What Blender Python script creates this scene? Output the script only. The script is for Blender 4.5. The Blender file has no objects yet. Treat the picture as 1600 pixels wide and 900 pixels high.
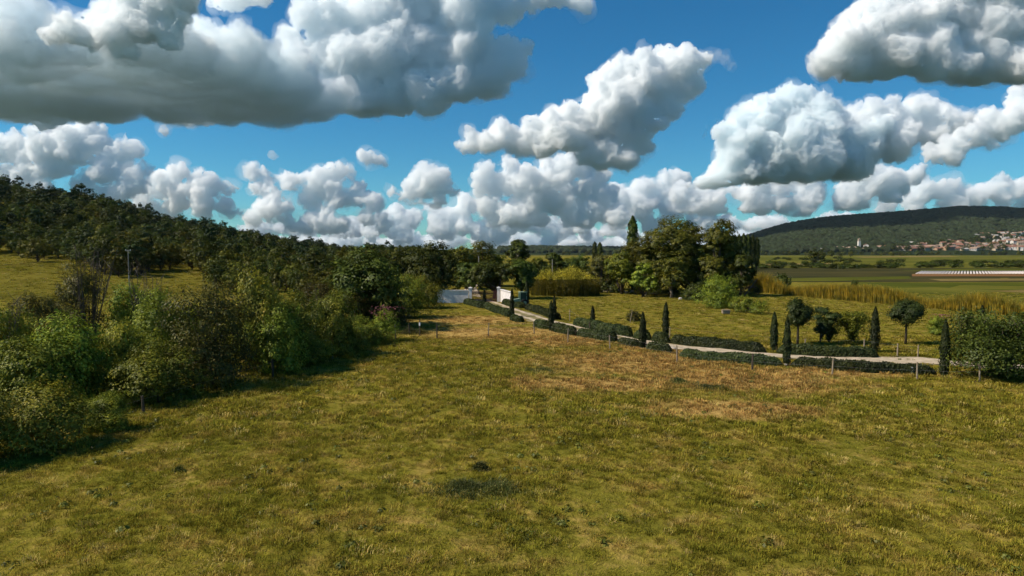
import bpy, bmesh, math, time
import numpy as np
from mathutils import Vector, noise
T0 = time.time()
S = bpy.context.scene; C = S.collection; R = math.radians

# ------------------------------------------------------------------ camera, sky, sun, exposure
F = 1043.0; HZ = 392.0; CAMZ = 8.0                       # focal length in photo pixels, horizon row, drone height in metres
PITCH = math.atan((450 - HZ) / F)
cd = bpy.data.cameras.new('camera'); cam = bpy.data.objects.new('camera', cd); C.objects.link(cam)
cd.sensor_width = 36; cd.lens = 36 * F / 1600; cd.clip_start = .5; cd.clip_end = 120000
cam.location = (0, 0, CAMZ); cam.rotation_euler = (math.pi / 2 - PITCH, 0, 0); S.camera = cam

SUN_EL, SUN_AZ = R(46), R(-98)                           # azimuth from +Y, negative = left
w = bpy.data.worlds.new('World'); S.world = w; w.use_nodes = True
nt = w.node_tree; bg = nt.nodes['Background']
sky = nt.nodes.new('ShaderNodeTexSky'); sky.sky_type = 'NISHITA'; sky.sun_disc = False
sky.sun_elevation = SUN_EL; sky.sun_rotation = SUN_AZ
sky.air_density = 1.0; sky.dust_density = 0.0; sky.ozone_density = 2.0; sky.altitude = 300
hs = nt.nodes.new('ShaderNodeHueSaturation'); hs.inputs['Saturation'].default_value = 1.28; hs.inputs['Hue'].default_value = .488
nt.links.new(sky.outputs[0], hs.inputs['Color']); tint = nt.nodes.new('ShaderNodeMix'); tint.data_type = 'RGBA'; tint.blend_type = 'MULTIPLY'; tint.inputs[0].default_value = 1
tint.inputs[7].default_value = (.31, .68, .85, 1)         # the deep azure of the picture
nt.links.new(hs.outputs[0], tint.inputs[6]); nt.links.new(tint.outputs[2], bg.inputs[0])
bg.inputs[1].default_value = .095
L = bpy.data.lights.new('sun', 'SUN'); L.energy = 5.0; L.angle = R(.53); L.color = (1, .90, .77)
so = bpy.data.objects.new('sun', L); C.objects.link(so); so.location = (0, 0, 60)
SD = Vector((math.sin(SUN_AZ) * math.cos(SUN_EL), math.cos(SUN_AZ) * math.cos(SUN_EL), math.sin(SUN_EL)))
so.rotation_euler = SD.to_track_quat('Z', 'Y').to_euler()
S.view_settings.view_transform = 'Standard'; S.view_settings.look = 'None'
S.view_settings.exposure = 0.28; S.view_settings.gamma = 1
S.cycles.max_bounces = 24; S.cycles.diffuse_bounces = 3; S.cycles.transmission_bounces = 4
S.cycles.volume_bounces = 24; S.cycles.transparent_max_bounces = 8
S.cycles.use_denoising = True; S.cycles.adaptive_threshold = .03

# ------------------------------------------------------------------ helpers: photo pixels to places
def ray(px, py):
    v = ((px - 800) / F, 1.0, (450 - py) / F); c, s = math.cos(PITCH), math.sin(PITCH)
    return np.array([v[0], v[1] * c + v[2] * s, -v[1] * s + v[2] * c])
def colx(px):                                            # x per metre of depth for a photo column near the horizon
    return (px - 800) / F
def smooth(t):
    t = np.clip(t, 0, 1); return t * t * (3 - 2 * t)
HX = np.array([-700, -300, 0, 60, 130, 180, 230, 300, 370, 440, 500, 560, 640, 720, 800, 1000])
HY = np.array([262, 270, 288, 302, 308, 318, 334, 350, 360, 367, 377, 383, 387, 388, 391, 392])        # tree tops of the left hill
MX = np.array([-700, 0, 130, 300, 420, 520, 590, 640, 690, 730, 1000])
MZ = np.array([5.6, 5.6, 5.3, 4.0, 2.4, 3.0, 4.6, 4.6, 1.6, -.2, -.6])                                 # height of the meadow behind the hedge
def hill_left(x, y):
    d = np.maximum(y, 1.0); px = 800 + F * x / d
    zr = 8 + 430 * (392 - np.interp(px, HX, HY)) / F - 7.5
    z1 = np.interp(px, MX, MZ); zr = np.maximum(zr, z1 * .8)
    a = -1.2 + (z1 + 1.2) * smooth((d - 82) / 98)
    b = z1 + (zr - z1) * np.sin(np.clip((d - 175) / 255, 0, 1) * math.pi / 2) ** 1.25
    z = np.where(d < 175, a, b)
    return np.where(d > 430, zr - (zr + 3) * smooth((d - 430) / 420), z)
RX = np.array([300, 700, 830, 1000, 1100, 1150, 1180, 1215, 1250, 1300, 1400, 1500, 1560, 1600, 1750, 2000, 2400])
RY = np.array([390, 387, 384.5, 386.5, 384, 374, 366, 356, 349, 343, 336.5, 329, 330, 332.5, 340, 352, 375])
def hill_far(x, y):
    d = np.maximum(y, 1.0); px = 800 + F * x / d
    zr = 8 + 3500 * (392 - np.interp(px, RX, RY)) / F - 10
    t = np.clip((d - 1180) / 2320, 0, 1)
    z = zr * np.sin(t * math.pi / 2) ** 1.08 - 2 * (1 - t)
    return np.where(d > 3500, zr * (1 - smooth((d - 3500) / 3000)) - 4 * smooth((d - 3500) / 3000), z)
def flat(x, y):
    k = np.exp(-np.maximum(y - 30, 0) / 120)
    return k * (.10 * np.sin(x * .31 + 1.3 * np.sin(y * .11)) * np.sin(y * .23 + .7) + .05 * np.sin(x * .9 + y * .55) * np.sin(y * .83 - x * .4 + 1))
def height(x, y):
    x = np.asarray(x, float); y = np.asarray(y, float); z = flat(x, y)
    z = np.where((y > 80) & (y < 860), np.maximum(z, hill_left(x, y)), z)
    return np.where(y > 1150, np.maximum(z, hill_far(x, y)), z)
def hit(px, py, far=6000):                               # first place where the photo ray meets the terrain
    r = ray(px, py); d = 10 * (far / 10) ** np.linspace(0, 1, 1500)
    k = np.nonzero(height(r[0] * d, r[1] * d) >= CAMZ + r[2] * d)[0]
    i = k[0] if len(k) else len(d) - 1
    x, y = r[0] * d[i], r[1] * d[i]
    return np.array([x, y, float(height(x, y))])
def gnd(px, py):                                         # the same on the near level ground
    r = ray(px, py); d = CAMZ / -r[2]; x, y = r[0] * d, r[1] * d
    return np.array([x, y, float(flat(x, y))])
def at(px, d):                                           # a photo column at a depth, standing on the terrain
    x = colx(px) * d; return np.array([x, d, float(height(x, d))])

# ------------------------------------------------------------------ helpers: meshes and objects
def mesh(name, V, Fc, mat, smooth_=False):
    V = np.asarray(V, np.float32); me = bpy.data.meshes.new(name)
    if isinstance(Fc, np.ndarray):
        n, k = Fc.shape
        me.vertices.add(len(V)); me.vertices.foreach_set('co', V.ravel())
        me.loops.add(n * k); me.loops.foreach_set('vertex_index', Fc.astype(np.int32).ravel())
        me.polygons.add(n); me.polygons.foreach_set('loop_start', np.arange(0, n * k, k, dtype=np.int32))
        me.polygons.foreach_set('loop_total', np.full(n, k, np.int32)); me.update(calc_edges=True)
    else:
        me.from_pydata(V.tolist(), [], Fc)
    if smooth_: me.polygons.foreach_set('use_smooth', np.ones(len(me.polygons), bool))
    if mat: me.materials.append(mat)
    return me
class MB:                                                # collects boxes, tubes and sheets into one mesh
    def __init__(s): s.V = []; s.F = []
    def add(s, V, Fc):
        o = len(s.V); s.V += [tuple(v) for v in V]; s.F += [tuple(i + o for i in f) for f in Fc]; return s
    def box(s, x0, x1, y0, y1, z0, z1, rz=0, c=(0, 0, 0)):
        P = [(x, y, z) for z in (z0, z1) for x, y in ((x0, y0), (x1, y0), (x1, y1), (x0, y1))]
        ca, sa = math.cos(rz), math.sin(rz)
        P = [(c[0] + x * ca - y * sa, c[1] + x * sa + y * ca, c[2] + z) for x, y, z in P]
        return s.add(P, [(3, 2, 1, 0), (4, 5, 6, 7), (0, 1, 5, 4), (1, 2, 6, 5), (2, 3, 7, 6), (3, 0, 4, 7)])
    def tube(s, pts, rad, n=6, cap=True):
        pts = [Vector(p) for p in pts]; rings = []
        for i, p in enumerate(pts):
            t = (pts[min(i + 1, len(pts) - 1)] - pts[max(i - 1, 0)]).normalized()
            u = t.cross(Vector((0.31, .17, .93)) if abs(t.z) < .9 else Vector((1, .1, 0))).normalized(); v = t.cross(u)
            r = rad[i] if hasattr(rad, '__len__') else rad
            rings.append([p + (u * math.cos(a) + v * math.sin(a)) * r for a in [2 * math.pi * k / n for k in range(n)]])
        V = [q for g in rings for q in g]; Fc = []
        for i in range(len(pts) - 1):
            for k in range(n):
                a, b = i * n + k, i * n + (k + 1) % n; Fc.append((a, b, b + n, a + n))
        if cap: Fc += [tuple(reversed(range(n))), tuple(range((len(pts) - 1) * n, len(pts) * n))]
        return s.add(V, Fc)
    def mesh(s, name, mat, sm=False): return mesh(name, s.V, s.F, mat, sm)
def link(name, data, parent=None, loc=None, rz=0, sc=None):
    o = bpy.data.objects.new(name, data); C.objects.link(o)
    if parent: o.parent = parent
    if loc is not None: o.location = tuple(float(v) for v in loc)
    if rz: o.rotation_euler = (0, 0, rz)
    if sc is not None: o.scale = sc if hasattr(sc, '__len__') else (sc, sc, sc)
    return o
def tag(o, label=None, cat=None, group=None, kind=None):
    for k, v in (('label', label), ('category', cat), ('group', group), ('kind', kind)):
        if v: o[k] = v
    return o
def thing(name, label, cat, loc, parts, group=None, rz=0, sc=None):
    """an Empty at the base that parents (part name, mesh) pairs; alike things share the mesh data"""
    t = tag(link(name, None, None, loc, rz, sc), label, cat, group)
    for pn, me in parts: link(pn, me, t)
    return t

# ------------------------------------------------------------------ materials
def mat_new(name):
    m = bpy.data.materials.new(name); m.use_nodes = True; t = m.node_tree
    for n in list(t.nodes):
        if n.type != 'OUTPUT_MATERIAL': t.nodes.remove(n)
    return m, t, next(n for n in t.nodes if n.type == 'OUTPUT_MATERIAL')
def N(t, ty, **kw):
    n = t.nodes.new(ty)
    for k, v in kw.items():
        if k.startswith('i_'):
            key = k[2:]; n.inputs[int(key) if key.isdigit() else key].default_value = v
        else: setattr(n, k, v)
    return n
def ramp(t, src, stops):
    r = N(t, 'ShaderNodeValToRGB'); e = r.color_ramp.elements
    while len(e) < len(stops): e.new(.5)
    for q, (p, c) in zip(e, stops): q.position = p; q.color = (*c, 1)
    t.links.new(src, r.inputs[0]); return r.outputs[0]
def mixc(t, f, a, b, mode='MIX'):
    m = N(t, 'ShaderNodeMix', data_type='RGBA', blend_type=mode)
    if hasattr(f, 'is_linked'): t.links.new(f, m.inputs[0])
    else: m.inputs[0].default_value = f
    for s, k in ((a, 6), (b, 7)):
        if hasattr(s, 'is_linked'): t.links.new(s, m.inputs[k])
        else: m.inputs[k].default_value = (*s, 1)
    return m.outputs[2]
def leaf_mat(name, dark, mid, light, trans=.3, gloss=.02, accent=None):
    m, t, out = mat_new(name)
    g = N(t, 'ShaderNodeNewGeometry'); oi = N(t, 'ShaderNodeObjectInfo')
    near = lambda a, k: tuple(m_ + (v - m_) * k for v, m_ in zip(a, mid))
    stops = [(0, near(dark, .6)), (.5, mid), (.94, near(light, .55))]
    if accent: stops.append((1.0, near(accent, .7)))
    col = ramp(t, g.outputs['Random Per Island'], stops)
    hv = N(t, 'ShaderNodeHueSaturation')
    for inp, a, b in (('Hue', .485, .515), ('Value', .66, 1.36)):
        mr = N(t, 'ShaderNodeMapRange', i_3=a, i_4=b); t.links.new(oi.outputs['Random'], mr.inputs[0]); t.links.new(mr.outputs[0], hv.inputs[inp])
    tc = N(t, 'ShaderNodeTexCoord'); pn = N(t, 'ShaderNodeTexNoise', i_Scale=.9, i_Detail=3, i_Roughness=.6); t.links.new(tc.outputs['Object'], pn.inputs['Vector'])
    pc = ramp(t, pn.outputs[0], [(.36, (.62, .66, .75)), (.5, (1, 1, 1)), (.66, (1.5, 1.32, 1.1))]); col = mixc(t, 1, col, pc, 'MULTIPLY')   # young and old shoots
    t.links.new(col, hv.inputs['Color'])
    d = N(t, 'ShaderNodeBsdfDiffuse'); tr = N(t, 'ShaderNodeBsdfTranslucent'); gl = N(t, 'ShaderNodeBsdfGlossy', i_Roughness=.5)
    gl.inputs['Color'].default_value = (.6, .6, .55, 1)
    t.links.new(hv.outputs[0], d.inputs[0]); t.links.new(hv.outputs[0], tr.inputs[0])
    a = N(t, 'ShaderNodeMixShader', i_0=trans); t.links.new(d.outputs[0], a.inputs[1]); t.links.new(tr.outputs[0], a.inputs[2])
    b = N(t, 'ShaderNodeMixShader', i_0=gloss); t.links.new(a.outputs[0], b.inputs[1]); t.links.new(gl.outputs[0], b.inputs[2])
    t.links.new(b.outputs[0], out.inputs['Surface']); return m
def solid(name, a, b=None, scale=4.0, rough=.85, bump=0.0, detail=5, metal=0.0):
    m, t, out = mat_new(name); p = N(t, 'ShaderNodeBsdfPrincipled', i_Roughness=rough, i_Metallic=metal)
    p.inputs['Specular IOR Level'].default_value = .25
    tc = N(t, 'ShaderNodeTexCoord'); n = N(t, 'ShaderNodeTexNoise', i_Scale=scale, i_Detail=detail, i_Roughness=.65)
    t.links.new(tc.outputs['Object'], n.inputs['Vector'])
    if b is None: b = tuple(v * .7 for v in a)
    c = ramp(t, n.outputs[0], [(.32, b), (.68, a)]); t.links.new(c, p.inputs['Base Color'])
    if bump:
        bm = N(t, 'ShaderNodeBump', i_Strength=bump, i_Distance=.05); t.links.new(n.outputs[0], bm.inputs['Height']); t.links.new(bm.outputs[0], p.inputs['Normal'])
    t.links.new(p.outputs[0], out.inputs['Surface']); return m

DRY = [(885, 532, 6.5, 5), (1010, 566, 9, 6.5), (930, 600, 6, 2.6), (1150, 592, 8, 5), (1290, 584, 7, 1.7), (1045, 545, 5, 2.5), (1140, 640, 5, 2.2), (780, 520, 9, 6), (735, 500, 7, 6)]
def meadow_color(t, mul=1.0):
    """olive grass, yellower and browner in worn places; read from the world position so that blades and soil agree"""
    g = N(t, 'ShaderNodeNewGeometry'); pos = g.outputs['Position']
    def nz(scale, det=4, rough=.6, off=0):
        mp = N(t, 'ShaderNodeMapping'); mp.inputs['Location'].default_value = (off, off * .7, 0); t.links.new(pos, mp.inputs[0])
        n = N(t, 'ShaderNodeTexNoise', i_Scale=scale, i_Detail=det, i_Roughness=rough); t.links.new(mp.outputs[0], n.inputs['Vector']); return n.outputs[0]
    big = nz(.09, 5); med = nz(.55, 6, .72, 31); fine = nz(2.6, 4, .7, 77)
    base = ramp(t, med, [(.30, (.160, .158, .018)), (.5, (.272, .238, .028)), (.68, (.405, .330, .054))])
    base = mixc(t, ramp(t, big, [(.38, (0, 0, 0)), (.62, (1, 1, 1))]), base, mixc(t, .5, base, (.188, .190, .020)))
    acc = None
    for px, py, rx, ry in DRY:
        c = gnd(px, py)
        s = N(t, 'ShaderNodeVectorMath', operation='SUBTRACT'); s.inputs[1].default_value = (c[0], c[1], 0); t.links.new(pos, s.inputs[0])
        q = N(t, 'ShaderNodeVectorMath', operation='MULTIPLY'); q.inputs[1].default_value = (1 / rx, 1 / ry, 0); t.links.new(s.outputs[0], q.inputs[0])
        l = N(t, 'ShaderNodeVectorMath', operation='LENGTH'); t.links.new(q.outputs[0], l.inputs[0])
        mr = N(t, 'ShaderNodeMapRange', i_1=1.25, i_2=.2, i_3=0.0, i_4=1.0); t.links.new(l.outputs['Value'], mr.inputs[0])
        if acc is None: acc = mr.outputs[0]
        else:
            m = N(t, 'ShaderNodeMath', operation='MAXIMUM'); t.links.new(acc, m.inputs[0]); t.links.new(mr.outputs[0], m.inputs[1]); acc = m.outputs[0]
    a1 = N(t, 'ShaderNodeMath', operation='MULTIPLY_ADD', i_1=.43, i_2=-.29); t.links.new(acc, a1.inputs[0])
    a2 = N(t, 'ShaderNodeMath', operation='MULTIPLY_ADD', i_1=.85); t.links.new(med, a2.inputs[0]); t.links.new(a1.outputs[0], a2.inputs[2])
    a3 = N(t, 'ShaderNodeMath', operation='MULTIPLY_ADD', i_1=.35); t.links.new(fine, a3.inputs[0]); t.links.new(a2.outputs[0], a3.inputs[2])
    f = N(t, 'ShaderNodeMapRange', i_1=.26, i_2=.66, interpolation_type='SMOOTHSTEP'); t.links.new(a3.outputs[0], f.inputs[0])
    dry = ramp(t, fine, [(.3, (.28, .180, .045)), (.7, (.52, .345, .105))])
    return mixc(t, f.outputs[0], base, dry), fine, med, f.outputs[0]
def ground_mat():
    m, t, out = mat_new('meadow_soil'); p = N(t, 'ShaderNodeBsdfPrincipled', i_Roughness=.95); p.inputs['Specular IOR Level'].default_value = 0
    col, fine, med, dry = meadow_color(t)
    c = mixc(t, .5, col, mixc(t, dry, (.035, .028, .008), (.28, .18, .06)))
    g = N(t, 'ShaderNodeNewGeometry'); ln = N(t, 'ShaderNodeVectorMath', operation='LENGTH'); t.links.new(g.outputs['Position'], ln.inputs[0])
    wn = N(t, 'ShaderNodeTexNoise', i_Scale=.0016, i_Detail=5); t.links.new(g.outputs['Position'], wn.inputs['Vector'])
    wd = ramp(t, wn.outputs[0], [(.45, (.016, .028, .014)), (.55, (.03, .042, .018)), (.7, (.07, .075, .022))])
    fr = N(t, 'ShaderNodeMapRange', i_1=900.0, i_2=1500.0); t.links.new(ln.outputs['Value'], fr.inputs[0]); c = mixc(t, fr.outputs[0], c, wd)
    t.links.new(c, p.inputs['Base Color'])
    b = N(t, 'ShaderNodeBump', i_Strength=.8, i_Distance=.25); t.links.new(fine, b.inputs['Height']); t.links.new(b.outputs[0], p.inputs['Normal'])
    t.links.new(p.outputs[0], out.inputs['Surface']); return m
def grass_mat():
    m, t, out = mat_new('meadow_grass'); col, fine, med, dry = meadow_color(t)
    g = N(t, 'ShaderNodeObjectInfo'); gi = N(t, 'ShaderNodeNewGeometry')
    tan = N(t, 'ShaderNodeMapRange', i_1=.91, i_2=.95); rr = N(t, 'ShaderNodeMath', operation='FRACT'); r7 = N(t, 'ShaderNodeMath', operation='MULTIPLY', i_1=7.31)
    t.links.new(g.outputs['Random'], r7.inputs[0]); t.links.new(r7.outputs[0], rr.inputs[0]); t.links.new(rr.outputs[0], tan.inputs[0])
    col = mixc(t, tan.outputs[0], col, (.46, .36, .11))
    hv = N(t, 'ShaderNodeHueSaturation'); t.links.new(col, hv.inputs['Color'])
    mr = N(t, 'ShaderNodeMapRange', i_3=.42, i_4=1.5); t.links.new(g.outputs['Random'], mr.inputs[0]); t.links.new(mr.outputs[0], hv.inputs['Value'])
    mr = N(t, 'ShaderNodeMapRange', i_3=.475, i_4=.515); t.links.new(gi.outputs['Random Per Island'], mr.inputs[0]); t.links.new(mr.outputs[0], hv.inputs['Hue'])
    d = N(t, 'ShaderNodeBsdfDiffuse'); tr = N(t, 'ShaderNodeBsdfTranslucent'); mx = N(t, 'ShaderNodeMixShader', i_0=.35)
    t.links.new(hv.outputs[0], d.inputs[0]); t.links.new(hv.outputs[0], tr.inputs[0]); t.links.new(d.outputs[0], mx.inputs[1]); t.links.new(tr.outputs[0], mx.inputs[2])
    t.links.new(mx.outputs[0], out.inputs['Surface']); return m

M = dict(
    soil=ground_mat(), grass=grass_mat(),
    bark=solid('bark', (.10, .075, .05), (.05, .038, .026), 9, .9, .5),
    pale_bark=solid('pale_bark', (.22, .18, .13), (.12, .09, .06), 9, .9, .5),
    deadwood=solid('deadwood', (.13, .10, .075), (.07, .055, .04), 12, .9, .3),
    hill_leaf=leaf_mat('hill_leaf', (.026, .040, .008), (.058, .078, .014), (.115, .130, .022)),
    hill_olive=leaf_mat('hill_olive_leaf', (.050, .056, .009), (.105, .110, .015), (.200, .185, .026)),
    hill_pine=leaf_mat('hill_pine_needle', (.016, .032, .012), (.032, .052, .016), (.060, .078, .022), .12),
    bush_a=leaf_mat('bramble_leaf', (.040, .052, .008), (.165, .172, .018), (.370, .320, .034), .22, .02, (.32, .20, .03)),
    bush_b=leaf_mat('hazel_leaf', (.034, .056, .008), (.140, .178, .018), (.330, .335, .034), .22, .02),
    bush_c=leaf_mat('dark_thorn_leaf', (.028, .028, .009), (.066, .066, .015), (.135, .115, .026), .2, .02, (.16, .09, .035)),
    tree_a=leaf_mat('locust_leaf', (.040, .054, .008), (.100, .110, .013), (.205, .190, .022), .24, .02),
    tree_b=leaf_mat('oak_leaf', (.022, .036, .007), (.054, .074, .012), (.110, .126, .018), .2, .02),
    cypress=leaf_mat('cypress_scale', (.012, .018, .006), (.024, .032, .009), (.050, .054, .014), .12),
    lavender=leaf_mat('hedge_leaf', (.018, .030, .010), (.036, .052, .016), (.070, .084, .026), .2),
    pine=leaf_mat('pine_needle', (.016, .030, .008), (.032, .050, .012), (.064, .080, .018), .15),
    reed=leaf_mat('reed_stalk', (.20, .175, .018), (.40, .33, .032), (.60, .48, .055), .35, .02),
    reed_green=leaf_mat('reed_leaf', (.045, .048, .008), (.12, .11, .012), (.24, .19, .018), .35, .02),
    pink=leaf_mat('pink_blossom', (.14, .04, .05), (.24, .08, .09), (.38, .17, .16), .3, .02),
    gravel=solid('pale_gravel', (.50, .41, .29), (.28, .22, .14), 1.7, .95, .6),
    earth=solid('worn_earth', (.22, .17, .08), (.12, .11, .03), .8, .95, .6),
    render_wall=solid('grey_render', (.74, .70, .66), (.58, .55, .52), 1.5, .9, .15),
    coping=solid('pale_coping', (.72, .70, .66), (.55, .52, .48), 3, .8),
    gate=solid('gate_paint', (.16, .055, .045), (.10, .035, .030), 6, .6),
    post=solid('weathered_post', (.34, .27, .19), (.20, .155, .10), 7, .9, .4),
    dark_post=solid('dark_post', (.10, .075, .05), (.05, .04, .03), 7, .9, .4),
    wire=solid('galvanised_wire', (.30, .29, .27), (.20, .19, .18), 3, .5, 0, 2, .6),
    concrete=solid('concrete_pole', (.36, .33, .29), (.26, .24, .20), 3, .9),
    stone=solid('pale_stone', (.52, .46, .38), (.33, .28, .22), 3, .95, .6),
    white=solid('white_plastic', (.80, .80, .78), (.68, .67, .64), 2, .5),
    green_paint=solid('green_paint', (.040, .15, .055), (.028, .10, .04), 3, .45),
    pale_green=solid('faded_green_paint', (.25, .32, .22), (.18, .24, .16), 3, .5),
    glass=solid('dark_glass', (.02, .05, .03), (.015, .04, .025), 2, .45),
    rubber=solid('tyre_rubber', (.02, .02, .02), (.012, .012, .012), 5, .9),
    rust=solid('rust', (.17, .055, .035), (.09, .03, .022), 6, .85),
)

# ------------------------------------------------------------------ the setting: ground sheets
def sheet(name, X, Y, Z, mat, label=None):
    n, m = X.shape; V = np.stack([X, Y, Z], -1).reshape(-1, 3)
    i = np.arange(n * m).reshape(n, m)
    Fc = np.stack([i[:-1, :-1], i[:-1, 1:], i[1:, 1:], i[1:, :-1]], -1).reshape(-1, 4)
    return tag(link(name, mesh(name, V, Fc, mat, True)), label, kind='structure')
tx = np.linspace(-7.2, 7.2, 190); xs = 36 * np.sinh(tx)
ty = np.linspace(-1.9, 7.3, 200); ys = 32 * np.sinh(ty) + 36
X, Y = np.meshgrid(xs, ys); sheet('ground', X, Y, flat(X, Y), M['soil'])

def far_mat(name, cols, scale, stretch=(1, 1, 1), bump=0):
    m, t, out = mat_new(name); p = N(t, 'ShaderNodeBsdfPrincipled', i_Roughness=.95); p.inputs['Specular IOR Level'].default_value = 0
    g = N(t, 'ShaderNodeNewGeometry'); mp = N(t, 'ShaderNodeMapping'); mp.inputs['Scale'].default_value = stretch
    t.links.new(g.outputs['Position'], mp.inputs[0]); n = N(t, 'ShaderNodeTexNoise', i_Scale=scale, i_Detail=6, i_Roughness=.65); t.links.new(mp.outputs[0], n.inputs['Vector'])
    c = ramp(t, n.outputs[0], [(.34, cols[0]), (.5, cols[1]), (.66, cols[2])]); t.links.new(c, p.inputs['Base Color'])
    if bump:
        b = N(t, 'ShaderNodeBump', i_Strength=1, i_Distance=bump); t.links.new(n.outputs[0], b.inputs['Height']); t.links.new(b.outputs[0], p.inputs['Normal'])
    t.links.new(p.outputs[0], out.inputs['Surface']); return m
M['hill_floor'] = far_mat('hill_meadow', ((.075, .070, .012), (.110, .096, .015), (.15, .125, .022)), .05, (1, 1, 1), .5)
M['wood_floor'] = far_mat('far_wood', ((.012, .020, .012), (.020, .030, .015), (.035, .045, .018)), .012, (1, 1, 1), 6)
pxs = np.linspace(-1100, 1000, 190); ds = 82 * (900 / 82) ** np.linspace(0, 1, 90)
D, PX = np.meshgrid(ds, pxs, indexing='ij'); X = colx(PX) * D
sheet('hillside', X, D, hill_left(X, D), M['hill_floor'])
pxs = np.linspace(300, 2400, 300); ds = 1180 * (6500 / 1180) ** np.linspace(0, 1, 80)
D, PX = np.meshgrid(ds, pxs, indexing='ij'); X = colx(PX) * D
sheet('far_hill', X, D, hill_far(X, D), M['wood_floor'])

def field(name, pts, mat, z):
    P = [gnd(*p) for p in pts]; V = [(p[0], p[1], z) for p in P]
    return tag(link(name, mesh(name, V, [tuple(range(len(V)))], mat)), kind='structure')
M['ploughed'] = far_mat('ploughed_field', ((.022, .026, .012), (.040, .040, .016), (.075, .060, .022)), .08, (.25, 1, 1))  # dark ploughed soil, with the cloud shadow on this band put into its colour
M['pasture'] = far_mat('far_pasture', ((.06, .068, .012), (.095, .095, .016), (.14, .125, .025)), .03, (.4, 1, 1))
M['pasture_b'] = far_mat('green_pasture', ((.045, .058, .010), (.075, .082, .013), (.11, .105, .020)), .05, (.3, 1, 1))
M['red_earth'] = far_mat('red_earth', ((.12, .065, .03), (.17, .09, .04), (.20, .12, .05)), .1, (.3, 1, 1))
field('field', [(1180, 418.5), (1800, 418.5), (1850, 398), (1150, 398)], M['pasture'], .02)
field('field', [(1130, 441), (1950, 441), (1950, 418.8), (1130, 418.8)], M['ploughed'], .03)
field('field', [(1330, 470), (2000, 476), (2000, 441.5), (1330, 441.5)], M['pasture_b'], .03)
field('field', [(1425, 432), (1900, 432), (1900, 428.2), (1425, 428.2)], M['red_earth'], .06)
M['tan_field'] = far_mat('stubble_field', ((.12, .09, .03), (.18, .135, .05), (.24, .18, .07)), .05, (.3, 1, 1))
for pts, mt, z in (([(1500, 446), (1760, 449), (1800, 454), (1480, 451)], 'pasture', .05), ([(1340, 452), (1460, 449), (1620, 457), (1500, 462)], 'pasture', .06), ([(1150, 436), (1420, 432), (1425, 435.5), (1300, 439.5), (1150, 440)], 'pasture_b', .05), ([(1540, 455), (1640, 452), (1700, 455), (1620, 459)], 'tan_field', .07),
                  ([(1190, 412), (1300, 411), (1290, 414.5), (1190, 416)], 'tan_field', .05), ([(1330, 401), (1480, 399.5), (1500, 401), (1350, 402.5)], 'tan_field', .05), ([(1400, 423.5), (1500, 420), (1900, 419.5), (1900, 423)], 'pasture_b', .05), ([(1450, 436), (1900, 434), (1900, 437), (1470, 439)], 'tan_field', .05)):
    field('field', pts, M[mt], z)
field('field', [(1180, 406), (1420, 405), (1420, 402), (1180, 402)], M['pasture_b'], .04)
field('field', [(1450, 410), (1900, 408), (1900, 404), (1480, 405)], M['pasture_b'], .04)

# driveway: two wheel tracks by the gate, a full gravel bed further on
DRIVE = [gnd(*p) for p in ((752, 468.5), (764, 473.5), (783, 480), (807, 488.5), (832, 496.5), (861, 504.5), (905, 515), (950, 525), (1000, 533), (1055, 541.5), (1147, 551.5), (1230, 558.5), (1300, 561.5), (1372, 562.5), (1440, 563), (1500, 568), (1580, 574), (1680, 580))]
def smooth_path(P, step=.8):
    P = np.array(P)[:, :2]; out = []
    for i in range(len(P) - 1):
        p0, p1, p2, p3 = P[max(i - 1, 0)], P[i], P[i + 1], P[min(i + 2, len(P) - 1)]
        n = max(2, int(np.linalg.norm(p2 - p1) / step))
        for t in np.linspace(0, 1, n, endpoint=False):
            out.append(.5 * (2 * p1 + (p2 - p0) * t + (2 * p0 - 5 * p1 + 4 * p2 - p3) * t * t + (3 * p1 - p0 - 3 * p2 + p3) * t ** 3))
    return np.array(out + [P[-1]])
def ribbon(path, off, width, lift, mat, rng, wob=.12):
    tan = np.gradient(path, axis=0); tan /= np.linalg.norm(tan, axis=1)[:, None]; nor = np.stack([-tan[:, 1], tan[:, 0]], 1)
    cols = []
    for s in (-1, -.5, 0, .5, 1):
        e = off + s * width / 2 + (rng.normal(0, wob, len(path)) if abs(s) == 1 else 0)
        q = path + nor * np.reshape(e, (-1, 1)); cols.append(np.column_stack([q, flat(q[:, 0], q[:, 1]) + lift + .015 * (abs(s) < 1)]))
    A = np.stack(cols, 1); n = len(path); i = np.arange(n * 5).reshape(n, 5)
    return mesh('ribbon', A.reshape(-1, 3), np.stack([i[:-1, :-1], i[:-1, 1:], i[1:, 1:], i[1:, :-1]], -1).reshape(-1, 4), mat, True)
rng = np.random.default_rng(3)
path = smooth_path(DRIVE); k8 = int(np.argmin(np.linalg.norm(path - np.array(DRIVE[8])[:2], axis=1)))
drv = tag(link('driveway', ribbon(path, 0, 3.0, .03, M['earth'], rng, .2)), kind='structure')
for off in (-.8, .8): link('wheel_track', ribbon(path[:k8 + 3], off, .6, .06, M['gravel'], rng, .1), drv)
link('gravel_bed', ribbon(path[k8:], 0, 2.2, .06, M['gravel'], rng, .22), drv)
lane = tag(link('lane', mesh('lane', [tuple(gnd(*p)[:2]) + (.05,) for p in ((715, 459), (752, 465), (744, 450), (747, 445), (735, 441), (727, 444), (731, 449))], [(0, 1, 2, 3, 4, 5, 6)], M['gravel'])), kind='structure')

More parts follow.
